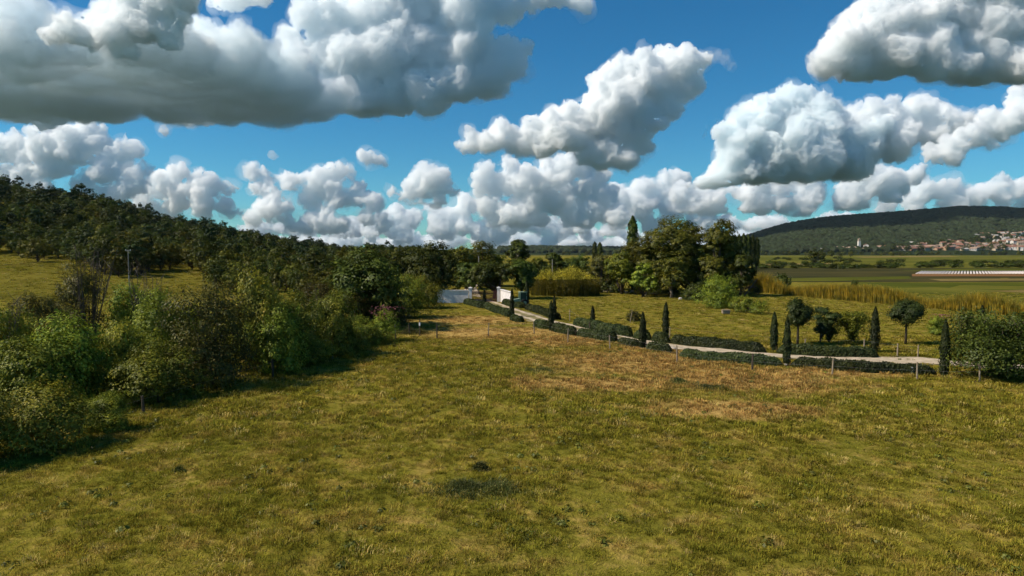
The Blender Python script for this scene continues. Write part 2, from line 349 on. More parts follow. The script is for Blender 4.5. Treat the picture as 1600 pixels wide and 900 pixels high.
# ------------------------------------------------------------------ foliage builders
def leaves(c, n, size, aspect, rng, up=None):
    """rhombic leaves: centres, facing directions, lengths -> vertices and quads"""
    k = len(c); n = n / np.maximum(np.linalg.norm(n, axis=1), 1e-6)[:, None]
    a = rng.normal(size=(k, 3)) if up is None else np.tile([0, 0, 1.0], (k, 1)) + rng.normal(size=(k, 3)) * up
    a -= n * np.sum(a * n, 1)[:, None]; a /= np.maximum(np.linalg.norm(a, axis=1), 1e-6)[:, None]
    b = np.cross(n, a); s = np.reshape(size, (-1, 1)) * np.ones((k, 1)); h = s * aspect
    bend = n * s * rng.uniform(-.12, .12, (k, 1))
    V = np.stack([c - a * s * .5, c + b * h * .5 + bend, c + a * s * .5, c - b * h * .5 + bend], 1)
    return V.reshape(-1, 3)
def leaf_mesh(name, Vs, mat):
    V = np.concatenate(Vs); return mesh(name, V, np.arange(len(V)).reshape(-1, 4), mat)
def sph(rng, n, zmin=-1.0):
    v = rng.normal(size=(n, 3)); v /= np.linalg.norm(v, axis=1)[:, None]
    lo = v[:, 2] < zmin; v[lo, 2] *= -1; return v
def crown(lobes, n, size, rng, aspect=.55, zmin=-.5, clump=.34, per=34, fill=.18, updir=.75):
    lobes = np.array(lobes, float); r = lobes[:, 3:6]; wgt = (r.mean(1) ** 2); wgt /= wgt.sum()
    out = []
    for lb, wk in zip(lobes, wgt):
        m = max(per, int(n * wk)); nc = max(3, m // per)
        d = sph(rng, nc, zmin); cc = lb[:3] + d * lb[3:6] * rng.uniform(.76, 1.06, (nc, 1))
        cr = lb[3:6].mean() * clump * rng.uniform(.6, 1.3, nc)
        idx = rng.integers(0, nc, m); g = rng.normal(size=(m, 3)); g /= np.linalg.norm(g, axis=1)[:, None]
        p = cc[idx] + g * (cr[idx] * rng.uniform(.25, 1, m) ** .6)[:, None] * np.array([1, 1, .75])
        nn = d[idx] * 1.3 + g * .65 + rng.normal(size=(m, 3)) * .22 + np.array([0, 0, updir])
        f = rng.random(m) < fill; p[f] = lb[:3] + sph(rng, int(f.sum())) * lb[3:6] * rng.uniform(.2, .85, (int(f.sum()), 1))
        out.append(leaves(p, nn, size * rng.uniform(.65, 1.35, m), aspect, rng))
    return out
def limbs(lobes, h0, r0, rng, mat, name='trunk', n=7, base=(0, 0, 0), lean=0):
    mb = MB(); lobes = sorted(lobes, key=lambda l: -l[2]); top = lobes[0]
    pts = [(base[0], base[1], -.25)]
    for t in (.2, .45, .75, 1.0):
        pts.append((base[0] + (top[0] - base[0]) * t ** 1.6 + rng.normal() * .06 * h0, base[1] + (top[1] - base[1]) * t ** 1.6 + rng.normal() * .06 * h0, top[2] * t))
    mb.tube(pts, [r0 * 1.25, r0, r0 * .8, r0 * .5, r0 * .15], n)
    for l in lobes[1:]:
        z0 = max(h0 * rng.uniform(.5, 1.0), .05); z0 = min(z0, l[2] * .9) if l[2] > .2 else .05
        f = np.clip(z0 / max(top[2], .1), 0, 1) ** 1.6; a = np.array([base[0] + (top[0] - base[0]) * f, base[1] + (top[1] - base[1]) * f, z0]); e = np.array(l[:3])
        mid = (a + e) / 2 + np.array([0, 0, -.12 * np.linalg.norm(e - a)]) + rng.normal(size=3) * .04
        mb.tube([a, mid, e], [r0 * .5, r0 * .33, r0 * .1], 5)
    return mb.mesh(name, mat, True)
def rand_lobes(rng, k, w, h, z0, r=(.24, .38), squash=.8):
    """lobes scattered through an egg w wide whose foliage runs from z0 to h"""
    out = []; cz = (z0 + h) / 2; hz = (h - z0) / 2
    for i in range(k):
        d = sph(rng, 1)[0]; q = rng.uniform(.35, .78)
        rr = w * .5 * rng.uniform(*r) * 1.5; rz = min(rr * squash, hz * .7)
        x, y, z = d[0] * q * w * .5, d[1] * q * w * .5, cz + d[2] * q * hz
        z = np.clip(z, z0 + rz * .5, h - rz * .9); out.append((x, y, z, rr, rr, rz))
    out.append((0, 0, h - w * .22, w * .26, w * .26, w * .22)); return out
TREES = {}
def proto(key, fn):
    if key not in TREES: TREES[key] = fn()
    return TREES[key]
def make_tree(seed, w, h, z0, k, n, size, mat, bark, r0, **kw):
    rng = np.random.default_rng(seed); lb = rand_lobes(rng, k, w, h, z0, kw.pop('r', (.24, .38)), kw.pop('squash', .8))
    return [('trunk', limbs(lb, max(z0, .3) * 1.2, r0, rng, bark)), ('crown', leaf_mesh('crown', crown(lb, n, size, rng, **kw), mat))]
def make_bush(seed, w, h, n, size, mat, k=9, **kw):
    rng = np.random.default_rng(seed); lb = []; k = max(5, int(k * .75))
    for i in range(k):
        a = rng.uniform(0, 2 * math.pi); q = rng.uniform(.1, .72) * w / 2; rr = w * rng.uniform(.19, .31)
        zt = h * (1 - .75 * (q / (w / 2)) ** 2) * rng.uniform(.72, 1.0); rz = rr * rng.uniform(.7, .95)
        lb.append((q * math.cos(a), q * math.sin(a), max(zt - rz, rz * .5), rr, rr, rz))
        if zt - rz > rz * 1.6: lb.append((q * math.cos(a) * 1.1, q * math.sin(a) * 1.1, rz * .7, rr * 1.1, rr * 1.1, rz))
    tw = []                                              # loose shoots standing out of the outline
    for l in lb:
        for j in range(4):
            d = sph(rng, 1, 0.1)[0]; b = np.array(l[:3]) + d * np.array(l[3:6]) * .8; e = b + (d + np.array([0, 0, .5])) * w * rng.uniform(.06, .13)
            t = rng.random(26)[:, None]; tw.append(leaves(b + (e - b) * t + rng.normal(size=(26, 3)) * .05, rng.normal(size=(26, 3)) + [0, 0, .3], size * rng.uniform(.6, 1.1, 26), .5, rng))
    return [('stem', limbs(lb, h * .25, w * .018, rng, M['bark'], 'stem', 5)), ('foliage', leaf_mesh('foliage', crown(lb, n, size, rng, **kw) + tw, mat))]

# ------------------------------------------------------------------ protos shared by many trees and bushes
for i in range(5): TREES['oak', i] = make_tree(100 + i, 7.0, 7.6, .35, 14, 2200, .47, M['hill_leaf'], M['bark'], .16, per=26)
for i in range(3): TREES['olive', i] = make_tree(120 + i, 6.4, 6.0, .3, 13, 2100, .45, M['hill_olive'], M['bark'], .14, per=26)
for i in range(2): TREES['hillpine', i] = make_tree(140 + i, 6.0, 9.5, 3.2, 11, 2000, .45, M['hill_pine'], M['bark'], .18, per=26, squash=.5)
for i in range(3):
    TREES['bramble', i] = make_bush(200 + i, 5.0, 2.6, 14500, .12, M['bush_a'], 10)
    TREES['hazel', i] = make_bush(220 + i, 4.6, 3.4, 14500, .125, M['bush_b'], 10)
    TREES['thorn', i] = make_bush(240 + i, 4.6, 4.6, 14500, .12, M['bush_c'], 12)
for i in range(2): TREES['farbush', i] = make_bush(260 + i, 6.0, 3.0, 1300, .5, M['hill_leaf'], 7, per=20)
DIM = {'oak': (7.0, 7.6), 'olive': (6.4, 6.0), 'hillpine': (6.0, 9.5), 'bramble': (5.0, 2.6), 'hazel': (4.6, 3.4), 'thorn': (4.6, 4.6), 'farbush': (6.0, 3.0)}
NV = {'oak': 5, 'olive': 3, 'hillpine': 2, 'bramble': 3, 'hazel': 3, 'thorn': 3, 'farbush': 2}
rngP = np.random.default_rng(11); USE = {}
def put(kind, name, label, cat, p, wid, hei, group=None):
    """stand a shared tree or bush at p, wid metres wide and hei metres high"""
    USE[kind] = USE.get(kind, 0) + 1; v = USE[kind] % NV[kind]; a, b = DIM[kind]
    return thing(name, label, cat, p, TREES[kind, v], group, rngP.uniform(0, 6.28), (wid / a, wid / a, hei / b))
def spot(px, top, base, wpx):                            # photo extent of something on the near level ground
    p = gnd(px, base); k = p[1] / F; return p, wpx * k, (base - top) * k

# ------------------------------------------------------------------ left hedge
HEDGE = [  # column, top, base, width, kind, label
    (-70, 590, 745, 200, 'bramble', 'olive bramble bush cut by the left edge of the picture at the front'),
    (62, 604, 712, 175, 'bramble', 'low spreading bramble bush nearest the camera at lower left, with yellowed top'),
    (160, 612, 684, 90, 'hazel', 'low green bush at the right end of the lower left bramble'),
    (250, 528, 636, 138, 'hazel', 'rounded bright leafy bush standing out in front of the tall dark thicket'),
    (36, 520, 660, 165, 'hazel', 'green bush behind the front bramble near the left edge'),
    (118, 478, 640, 165, 'hazel', 'large yellow-green bush in the left hedge with a rounded sunlit crown'),
    (-60, 470, 640, 190, 'bramble', 'tall olive bush leaving the picture on the left'),
    (200, 500, 622, 110, 'bramble', 'olive bush between the large yellow-green bush and the bright leafy bush'),
    (335, 420, 612, 150, 'thorn', 'tallest dark brownish thicket of the left hedge, throwing a long shadow on the grass'),
    (390, 415, 585, 120, 'bramble', 'yellow-olive bush on the right shoulder of the tallest thicket'),
    (265, 440, 585, 120, 'hazel', 'grey-green bush behind the bright leafy bush'),
    (135, 405, 540, 100, 'thorn', 'very dark bush with bare stems standing before the left meadow'),
    (70, 452, 560, 110, 'thorn', 'low dark bush left of the bare stems'),
    (12, 478, 580, 100, 'hazel', 'small pale green bush by the left edge below the meadow'),
    (215, 430, 540, 90, 'hazel', 'green bush below the utility pole'),
    (425, 470, 588, 110, 'hazel', 'green bush at the foot of the tall thicket, right side'),
    (462, 445, 572, 110, 'hazel', 'light green bush in the middle of the hedge'),
    (515, 440, 560, 105, 'hazel', 'bright green bush left of the dark hedge tree'),
    (470, 522, 574, 125, 'bramble', 'low olive bush along the foot of the middle hedge'),
    (528, 500, 556, 85, 'bramble', 'low yellowish bush in front of the dark hedge tree'),
    (563, 492, 545, 70, 'hazel', 'small round bush left of the pink flowering bush'),
    (585, 512, 541, 55, 'bramble', 'low yellowing bush at the foot of the pink flowering bush'),
    (632, 425, 500, 95, 'hazel', 'leafy green bush right of the dark hedge tree'),
    (655, 428, 483, 75, 'bramble', 'light olive bush beside the left end of the grey wall'),
    (300, 470, 560, 100, 'hazel', 'sunlit bush tucked behind the tallest thicket'),
    (500, 432, 520, 90, 'thorn', 'dark bush far back in the hedge below the wooded slope'),
    (565, 455, 520, 90, 'thorn', 'dark bush under the hedge tree'),
    (620, 470, 512, 60, 'thorn', 'dark small bush behind the pink flowering bush'),
]
for px, top, base, wpx, kind, lab in HEDGE:
    p, wd, hg = spot(px, top, base, wpx); p[1] += wd * .30; p[0] += colx(px) * wd * .30
    put(kind, 'bush', lab, 'bush', p, wd * 1.06, hg * (p[1] / (p[1] - wd * .3)) , 'bushes of the left hedge')
# flowering bush
def flower_bush(seed, wd, hg, fl):
    b = make_bush(seed, wd, hg, 5000, .11, M['bush_b'], 8); rng = np.random.default_rng(seed + 1)
    c = np.column_stack([rng.normal(0, wd * .2, fl), rng.normal(0, wd * .2, fl), hg * (1.02 - rng.random(fl) ** 2 * .35)])
    return b + [('blossom', leaf_mesh('blossom', [leaves(c, rng.normal(size=(fl, 3)) + [0, 0, .6], .13, .8, rng)], M['pink']))]
p, wd, hg = spot(603, 480, 534, 62)
thing('flowering_bush', 'pink flowering bush at the right end of the left hedge', 'bush', p, flower_bush(300, wd, hg, 170))
# bare stems
def bare(seed, h, n, spread):
    rng = np.random.default_rng(seed); mb = MB()
    for i in range(n):
        a = rng.uniform(0, 6.28); tl = rng.uniform(.15, 1) * spread; b = np.array([math.cos(a) * .25, math.sin(a) * .25, 0]); hh = h * rng.uniform(.65, 1)
        e = b + np.array([math.cos(a) * tl, math.sin(a) * tl, hh]); m1 = b + (e - b) * .5 + rng.normal(size=3) * .12
        mb.tube([b, m1, e], [.05, .035, .012], 5)
        for j in range(7):
            t = rng.uniform(.35, .95); s = b + (e - b) * t; d = rng.normal(size=3); d[2] = abs(d[2]) + .5; d /= np.linalg.norm(d); q = s + d * h * rng.uniform(.10, .26)
            mb.tube([s, (s + q) / 2 + rng.normal(size=3) * .04, q], [.018, .012, .006], 4)
    return mb.mesh('branches', M['deadwood'])
for px, top, base, n, sp, lab in ((140, 382, 540, 16, 2.2, 'bare brown shrub with a fan of leafless stems before the left meadow'),
                                  (232, 402, 540, 14, 1.6, 'leafless shrub of thin upright stems below the utility pole'), (10, 452, 580, 6, 1.0, 'few bare twigs rising from the hedge at the left edge')):
    p, wd, hg = spot(px, top, base, 60); thing('bare_shrub', lab, 'shrub', p, [('branches', bare(int(px) + 400, hg, n, sp))])
# trees of the hedge and by the gate
def hero(name, label, px, top, base, wpx, mat, seed, k=14, n=9000, size=.20, z0f=.12, bark='bark', d=None, group=None, **kw):
    if d is None: p = gnd(px, base)
    else: p = at(px, d)
    kk = p[1] / F; hg = CAMZ + p[1] * (HZ - top) / F - p[2]; wd = wpx * kk
    return thing(name, label, 'tree', p, make_tree(seed, wd, hg, hg * z0f, k, int(n * 1.2), size * 1.65, M[mat], M[bark], wd * .028 + .06, **kw), group)
GT = 'trees around the gate'
hero('tree', 'dark rounded hedge tree rising left of the grey wall', 575, 386, 512, 130, 'tree_b', 500, 15, 14000, .19, .05)
hero('tree', 'tall dark tree standing behind the left grey wall', 682, 376, 470, 92, 'tree_b', 501, 14, 11000, .22, .08, group=GT)
hero('tree', 'leafy tree behind the gate, left of the pale utility pole', 728, 386, 452, 62, 'tree_a', 502, 10, 6000, .24, .1, d=140, group=GT)
hero('tree', 'broad olive tree behind the gate where the pale pole stands', 752, 378, 450, 78, 'tree_a', 503, 12, 8000, .26, .1, d=150, group=GT)
hero('tree', 'isolated dark round-headed tree on the skyline above the gate', 810, 375, 440, 46, 'tree_b', 504, 9, 6000, .28, .2, d=170, group=GT)
hero('tree', 'spreading dark tree shading the gate from behind', 772, 410, 466, 74, 'tree_b', 505, 12, 9000, .2, .25, d=112, group=GT)
hero('tree', 'dark tree between the right gate pillar and the golden bamboo', 815, 408, 468, 64, 'tree_b', 506, 11, 7500, .2, .25, d=112, group=GT)
hero('tree', 'small olive tree behind the golden bamboo, left of the thin pole', 842, 402, 440, 46, 'tree_a', 507, 8, 4000, .28, .1, d=165, group=GT)
hero('tree', 'dark low tree behind the golden bamboo, right of the thin pole', 866, 396, 440, 40, 'tree_b', 508, 8, 4000, .3, .1, d=190, group=GT)
hero('tree', 'grey-green leafy tree at the left hedge end near the wall', 640, 388, 470, 58, 'tree_b', 509, 9, 5000, .24, .1, d=125, group=GT)

for i, (px, top, wpx, d, mt, lab) in enumerate(((655, 384, 60, 150, 'tree_b', 'dark tree behind the left end of the grey wall'), (700, 390, 60, 160, 'tree_b', 'shaded tree filling the gap left of the gate'), (780, 398, 60, 150, 'tree_a', 'olive tree between the pale pole and the isolated round-headed tree'),
        (735, 412, 60, 125, 'tree_b', 'low dark tree just behind the left gate pillar'), (830, 412, 60, 135, 'tree_b', 'low dark tree behind the tractor'), (905, 398, 50, 210, 'tree_b', 'dark tree on the plain behind the right end of the bamboo'), (885, 404, 50, 230, 'tree_a', 'olive tree on the plain behind the middle of the bamboo'),
        (955, 408, 60, 138, 'tree_a', 'olive tree behind the stone heap'), (600, 402, 70, 108, 'tree_b', 'dark tree between the hedge tree and the wall'), (1075, 395, 90, 132, 'tree_b', 'dark tree at the back of the grove'), (1030, 385, 90, 134, 'tree_b', 'dark tree at the back left of the grove'), (1135, 400, 70, 128, 'tree_b', 'dark tree at the back right of the grove'))):
    hero('tree', lab, px, top, 0, wpx, mt, 560 + i, 10, 4500, .28, .04, d=d, group=GT)

# ------------------------------------------------------------------ grove in the middle distance
GV = 'trees of the grove behind the meadow'
hero('tree', 'tallest broad locust tree in the middle of the grove', 1050, 339, 462, 118, 'tree_a', 520, 22, 22000, .24, .10, d=124, group=GV, r=(.18, .30))
hero('tree', 'locust tree on the right of the grove with a separate domed top', 1126, 345, 470, 84, 'tree_a', 521, 16, 14000, .24, .12, d=118, group=GV, r=(.2, .32))
hero('tree', 'locust tree on the left shoulder of the grove', 1003, 372, 460, 84, 'tree_a', 522, 14, 11000, .23, .08, d=126, group=GV)
hero('tree', 'bright green lower tree at the left of the grove', 972, 393, 458, 58, 'bush_b', 523, 11, 8000, .22, .04, d=124, group=GV)
hero('tree', 'brownish thin-leaved tree at the left end of the grove', 940, 396, 456, 56, 'bush_c', 524, 10, 4200, .20, .06, d=128, group=GV)
hero('tree', 'dark tree filling the shaded gap of the grove', 1092, 384, 470, 84, 'tree_b', 525, 13, 10000, .23, .04, d=121, group=GV)
hero('tree', 'low spreading tree with pale stems at the front of the grove', 1050, 405, 463, 62, 'tree_a', 526, 11, 7000, .2, .28, d=113, group=GV, bark='pale_bark')
hero('tree', 'dark shrubby tree at the right end of the grove beside the poplars', 1158, 398, 462, 52, 'tree_b', 527, 9, 6000, .22, .04, d=116, group=GV)
hero('tree', 'small leafy tree on the near left side of the grove', 1005, 412, 459, 52, 'bush_b', 528, 9, 5000, .2, .05, d=116, group=GV)
p, wd, hg = spot(1122, 425, 481, 72); thing('bush', 'large upright grey-green bush in front of the grove', 'bush', p, make_bush(530, wd, hg, 15000, .16, M['bush_b'], 14))
p, wd, hg = spot(1170, 460, 489, 58); thing('bush', 'low spreading bush right of the large grey-green bush', 'bush', p, make_bush(531, wd, hg, 7000, .15, M['bush_b'], 9))
p, wd, hg = spot(1085, 452, 470, 50); thing('bush', 'low dark undergrowth bush beneath the grove', 'bush', p, make_bush(532, wd, hg, 4000, .15, M['tree_b'], 7))
p, wd, hg = spot(1025, 446, 462, 54); thing('bush', 'low dark bush under the left trees of the grove', 'bush', p, make_bush(533, wd, hg, 4000, .15, M['tree_b'], 7))
for i, (px, top, base, wpx, lab) in enumerate(((955, 438, 460, 46, 'dark undergrowth bush behind the stone heap'), (1000, 440, 462, 44, 'dark undergrowth bush at the left front of the grove'), (1062, 446, 467, 40, 'dark undergrowth bush below the pale-stemmed tree'), (1100, 440, 472, 50, 'dark undergrowth bush behind the large grey-green bush'), (1148, 436, 466, 46, 'dark undergrowth bush at the right front of the grove'))):
    p, wd, hg = spot(px, top, base, wpx); p[1] += 4; thing('bush', lab, 'bush', p, make_bush(534 + i, wd * 1.1, hg, 3500, .2, M['tree_b'], 7), 'undergrowth of the grove')
# columnar trees
def column(seed, wd, hg, n, size, mat, aspect=.28, z0=.0, prof=None, lean=.35):
    rng = np.random.default_rng(seed); t = rng.random(n) ** .8
    pr = np.interp(t, *(prof or ([0, .06, .25, .5, .8, .95, 1], [.45, .8, 1, .95, .62, .28, .02])))
    ph = rng.uniform(0, 6.28, n); q = np.sqrt(rng.uniform(.25, 1.05, n))
    wob = 1 + .16 * np.sin(ph * 3 + t * 21 + seed) + .12 * np.sin(ph * 2 - t * 33)
    r = pr * q * wob * wd / 2; c = np.column_stack([r * np.cos(ph), r * np.sin(ph), z0 + t * (hg - z0)])
    nn = np.column_stack([np.cos(ph), np.sin(ph), rng.normal(0, .35, n) + .25]) + rng.normal(size=(n, 3)) * .35
    cr = leaf_mesh('crown', [leaves(c, nn, size * rng.uniform(.6, 1.4, n), aspect, rng, lean)], mat)
    tr = MB().tube([(0, 0, -.2), (0, 0, hg * .5), (0, 0, hg * .92)], [wd * .09 + .02, wd * .06, wd * .02], 6).mesh('trunk', M['bark'])
    return [('trunk', tr), ('crown', cr)]
def poplar(px, top, d, wpx, lab, seed, group=None, z0=.06):
    p = at(px, d); hg = CAMZ + d * (HZ - top) / F - p[2]; wd = wpx * d / F
    thing('poplar_tree', lab, 'tree', p, column(seed, wd, hg, 2600, wd * .24, M['tree_b'], .5, hg * z0, ([0, .1, .35, .7, .92, 1], [.5, .85, 1, .95, .6, .1]), .6), group)
poplar(988, 339, 136, 19, 'tall single column-shaped poplar rising over the left of the grove', 540)
poplar(929, 378, 330, 8, 'left one of two small distant poplars on the skyline', 541); poplar(937, 379, 335, 9, 'right one of two small distant poplars on the skyline', 542)
for i, (x, tp) in enumerate(((1148, 368), (1154, 366), (1161, 365), (1168, 367), (1175, 367), (1182, 371))):
    poplar(x, tp, 285, 9, ('%s poplar of the tight row right of the grove' % ('first second third fourth fifth sixth'.split()[i])), 543 + i, 'row of poplars', .12)

# ------------------------------------------------------------------ cypresses along the drive
CYP = [(757, 452, 480, 6, 'first cypress inside the gate, left of the drive'), (800, 451, 495, 7, 'slim cypress left of the drive near the gate wall'),
       (861, 470, 516, 10, 'cypress on the near side of the drive just before its bend'), (1004, 487, 545, 12, 'tall cypress on the near side of the drive beside the stony bank'),
       (1229, 497, 573, 12, 'slim tall cypress between two near hedges'), (1475, 497, 587, 15, 'tall cypress at right beside the big dark bush'),
       (823, 438, 479, 9, 'cypress beside the green tractor'), (866, 462, 500, 7, 'cypress on the far side of the drive behind the near one'),
       (926, 479, 508, 7, 'short blunt cypress on the far side of the drive'), (1040, 472, 524, 11, 'pointed cypress on the far side of the drive behind the hedge'),
       (1209, 488, 548, 12, 'broad cypress at the right end of a long far hedge'), (1366, 479, 551, 15, 'thick pointed cypress on the far side at right'),
       (1534, 478, 512, 9, 'small cypress behind the big dark bush')]
for i, (px, top, base, wpx, lab) in enumerate(CYP):
    p, wd, hg = spot(px, top, base, wpx); thing('cypress_tree', lab, 'tree', p, column(600 + i, wd, hg, 4200, .17, M['cypress'], .3), 'cypresses along the drive')

# ------------------------------------------------------------------ trimmed hedges along the drive
def hedge(pts, wd, hg, seed, lab):
    rng = np.random.default_rng(seed); P = smooth_path([gnd(*q) for q in pts], .3); o = P[0].copy()
    Ln = np.concatenate([[0], np.cumsum(np.linalg.norm(np.diff(P, axis=0), axis=1))]); tot = Ln[-1]; n = int(tot * 1100)
    s = rng.random(n) * tot; c = np.column_stack([np.interp(s, Ln, P[:, 0]), np.interp(s, Ln, P[:, 1])])
    e = np.column_stack([np.interp(s + .1, Ln, P[:, 0]), np.interp(s + .1, Ln, P[:, 1])]) - np.column_stack([np.interp(s - .1, Ln, P[:, 0]), np.interp(s - .1, Ln, P[:, 1])])
    e /= np.maximum(np.linalg.norm(e, axis=1), 1e-6)[:, None]; nr = np.column_stack([-e[:, 1], e[:, 0]])
    m = .92 + .06 * np.abs(np.sin(s / 1.05 * math.pi / 1.15 + seed)) + .06 * np.sin(s * 1.1 + seed * 2) + .05 * np.sin(s * 3.7 + seed)
    end = np.clip(np.minimum(s, tot - s) / (wd * .55), 0.05, 1) ** .5; m *= end
    a = rng.uniform(-.15, math.pi + .15, n); q = rng.uniform(.60, 1.16, n) ** .5
    ca, sa = np.sign(np.cos(a)) * np.abs(np.cos(a)) ** .75, np.abs(np.sin(a)) ** .75
    off = ca * q * m * wd / 2; z = np.maximum(sa * q * m * hg, .02)
    pos = np.column_stack([c + nr * off[:, None], flat(c[:, 0], c[:, 1]) + z]) - [o[0], o[1], 0]
    nn = np.column_stack([nr * ca[:, None], sa]) + rng.normal(size=(n, 3)) * .5
    fol = leaf_mesh('foliage', [leaves(pos, nn, 0.15 * rng.uniform(.6, 1.5, n), .5, rng, .8)], M['lavender'])
    mb = MB(); k = 0
    while k < len(P):
        q0 = P[k] - o; mb.tube([(q0[0], q0[1], -.1), (q0[0], q0[1], hg * .25), (q0[0] + rng.normal() * .1, q0[1] + rng.normal() * .1, hg * .7)], [.03, .025, .01], 5); k += 4
    thing('hedge', lab, 'hedge', (o[0], o[1], 0), [('stem', mb.mesh('stem', M['bark'])), ('foliage', fol)], 'clipped hedges along the drive')
HG = [([(727, 474), (757, 482)], 1.1, .8, 'near-side clipped hedge starting at the grey wall'), ([(759, 481), (800, 496)], 1.0, .8, 'near-side hedge between the first two cypresses'),
      ([(800, 499), (815, 503)], 1.0, .7, 'short near-side hedge end just past the second cypress'), ([(836, 509), (857, 514)], 1.0, .8, 'short near-side hedge left of the bend cypress'),
      ([(866, 516), (899, 525)], 1.0, .8, 'near-side hedge right of the bend cypress'), ([(904, 525), (962, 536)], 1.1, .85, 'near-side hedge before the stony bank'),
      ([(966, 537), (999, 543)], .8, .6, 'low sparse near-side hedge on the stony bank'), ([(1010, 546), (1049, 552)], .8, .65, 'short sparse near-side hedge right of the tall cypress'),
      ([(1063, 557), (1140, 567), (1222, 574)], 1.0, .68, 'long near-side hedge ending at the slim tall cypress'), ([(1236, 575), (1340, 581), (1462, 585)], 1.0, .68, 'longest near-side hedge at right, ending near the tall cypress'),
      ([(787, 476), (818, 482)], 1.0, .8, 'far-side hedge in front of the green tractor'), ([(824, 483), (873, 500)], 1.0, .8, 'far-side hedge running down to the second far cypress'),
      ([(898, 508), (940, 517), (986, 526)], 1.1, .9, 'far-side hedge below the short blunt cypress'), ([(990, 528), (1017, 531)], 1.0, .85, 'short far-side hedge behind the tall cypress'),
      ([(1020, 531), (1046, 535)], 1.0, .85, 'short far-side hedge below the pointed cypress'), ([(1048, 534), (1120, 543), (1196, 551)], 1.1, .8, 'long far-side hedge ending at the broad cypress'),
      ([(1214, 552), (1290, 556), (1371, 558)], 1.1, .8, 'far-side hedge between the two thick cypresses at right')]
for i, (pts, a, b, lab) in enumerate(HG): hedge(pts, a, b, 700 + i, lab)

# ------------------------------------------------------------------ trees and bushes on the right meadow
def round_pine(px, top, base, wpx, cf, seed, lab):
    p, wd, hg = spot(px, top, base, wpx); rng = np.random.default_rng(seed); zc = hg * (1 - cf / 2); hz = hg * cf / 2
    lb = [(0, 0, zc, wd * .36, wd * .36, hz * .72)]
    for i in range(13):
        d = sph(rng, 1, -.6)[0]; lb.append((d[0] * wd * .29, d[1] * wd * .29, zc + d[2] * hz * .55, wd * .2, wd * .2, hz * .36))
    cr = crown(lb, 11000, .19, rng, .36, -1, .5, 30, .3)
    mb = MB().tube([(0, 0, -.2), (.03, .02, hg * .35), (-.02, 0, zc)], [.11, .085, .05], 7)
    for l in lb[1:7]: mb.tube([(0, 0, zc * .75), l[:3]], [.04, .015], 4)
    thing('pine_tree', lab, 'tree', p, [('trunk', mb.mesh('trunk', M['bark'], True)), ('crown', leaf_mesh('crown', cr, M['pine']))])
round_pine(1415, 463, 537, 56, .68, 800, 'young round-headed pine with a clear trunk on the right meadow')
round_pine(1246, 462, 541, 46, .72, 801, 'young egg-shaped pine behind the slim tall cypress')
p, wd, hg = spot(1282, 474, 538, 62)
def feathery(seed, wd, hg):
    rng = np.random.default_rng(seed); lb = []
    for i in range(11):
        a = rng.uniform(-.9, .9); q = rng.uniform(.1, .55) * wd; z = hg * (.28 + .65 * q / (wd * .6)) * rng.uniform(.75, 1.08)
        lb.append((q * math.cos(a) - wd * .15, q * math.sin(a), min(z, hg * .93), wd * .17, wd * .15, hg * .07))
    return [('trunk', limbs(lb, hg * .15, .06, rng, M['bark'])), ('crown', leaf_mesh('crown', crown(lb, 6500, .17, rng, .4, -1, .55, 24), M['pine']))]
thing('tree', 'feathery dark tree leaning right beside the egg-shaped pine', 'tree', p, feathery(810, wd, hg))
def arching(seed, wd, hg, n, size, mat, k=26):
    rng = np.random.default_rng(seed); out = []; mb = MB()
    for i in range(k):
        a = rng.uniform(0, 6.28); t = np.linspace(0, 1, 40); rr = wd * .5 * rng.uniform(.45, 1); hh = hg * rng.uniform(.6, 1.05)
        x, z = rr * t, hh * np.sin(t * rng.uniform(2.0, 2.95)) ; c = np.column_stack([x * math.cos(a), x * math.sin(a), np.maximum(z, .05)])
        mb.tube(c[::8], [.03, .025, .02, .015, .01], 4); m = n // k; j = rng.integers(3, 40, m)
        q = c[j] + rng.normal(size=(m, 3)) * wd * .035; out.append(leaves(q, rng.normal(size=(m, 3)) * .6 + [0, 0, .7], size * rng.uniform(.6, 1.4, m), .42, rng))
    return [('stem', mb.mesh('stem', M['bark'])), ('foliage', leaf_mesh('foliage', out, mat))]
p, wd, hg = spot(1332, 490, 537, 64); thing('bush', 'dark bush with arching sprays left of the thick pointed cypress', 'bush', p, arching(820, wd, hg, 9000, .15, M['bush_b'], 34))
p, wd, hg = spot(1295, 512, 537, 30); thing('bush', 'small dark bush between the feathery tree and the arching bush', 'bush', p, arching(821, wd, hg, 3000, .14, M['tree_b'], 20))
p, wd, hg = spot(1467, 492, 523, 36); thing('flowering_bush', 'small round bush with pink blossom behind the tall right cypress', 'bush', p, flower_bush(822, wd, hg, 110))
p, wd, hg = spot(991, 480, 503, 24); thing('bush', 'round dark little bush propped by a leaning stake beyond the drive', 'bush', p, make_bush(823, wd, hg, 4500, .10, M['bush_c'], 8))
thing('stake', 'leaning pale stake beside the round dark little bush', 'stake', gnd(984, 505), [('pole', MB().tube([(0, 0, -.2), (.28, 0, 1.45)], [.04, .03], 6).mesh('pole', M['post']))])
p, wd, hg = spot(1592, 503, 600, 172); p[1] += 2; thing('bush', 'big dark bush with arching leafy sprays cut by the right edge', 'bush', p, arching(830, wd, hg * 1.04, 26000, .17, M['tree_b'], 110) + [('undergrowth', leaf_mesh('undergrowth', crown([(0, 0, hg * .35, wd * .38, wd * .36, hg * .4)], 9000, .16, np.random.default_rng(5)), M['tree_b']))])
p, wd, hg = spot(1690, 500, 605, 120); thing('bush', 'dark bush just beyond the right edge', 'bush', p, make_bush(831, wd, hg, 9000, .16, M['tree_b'], 9))

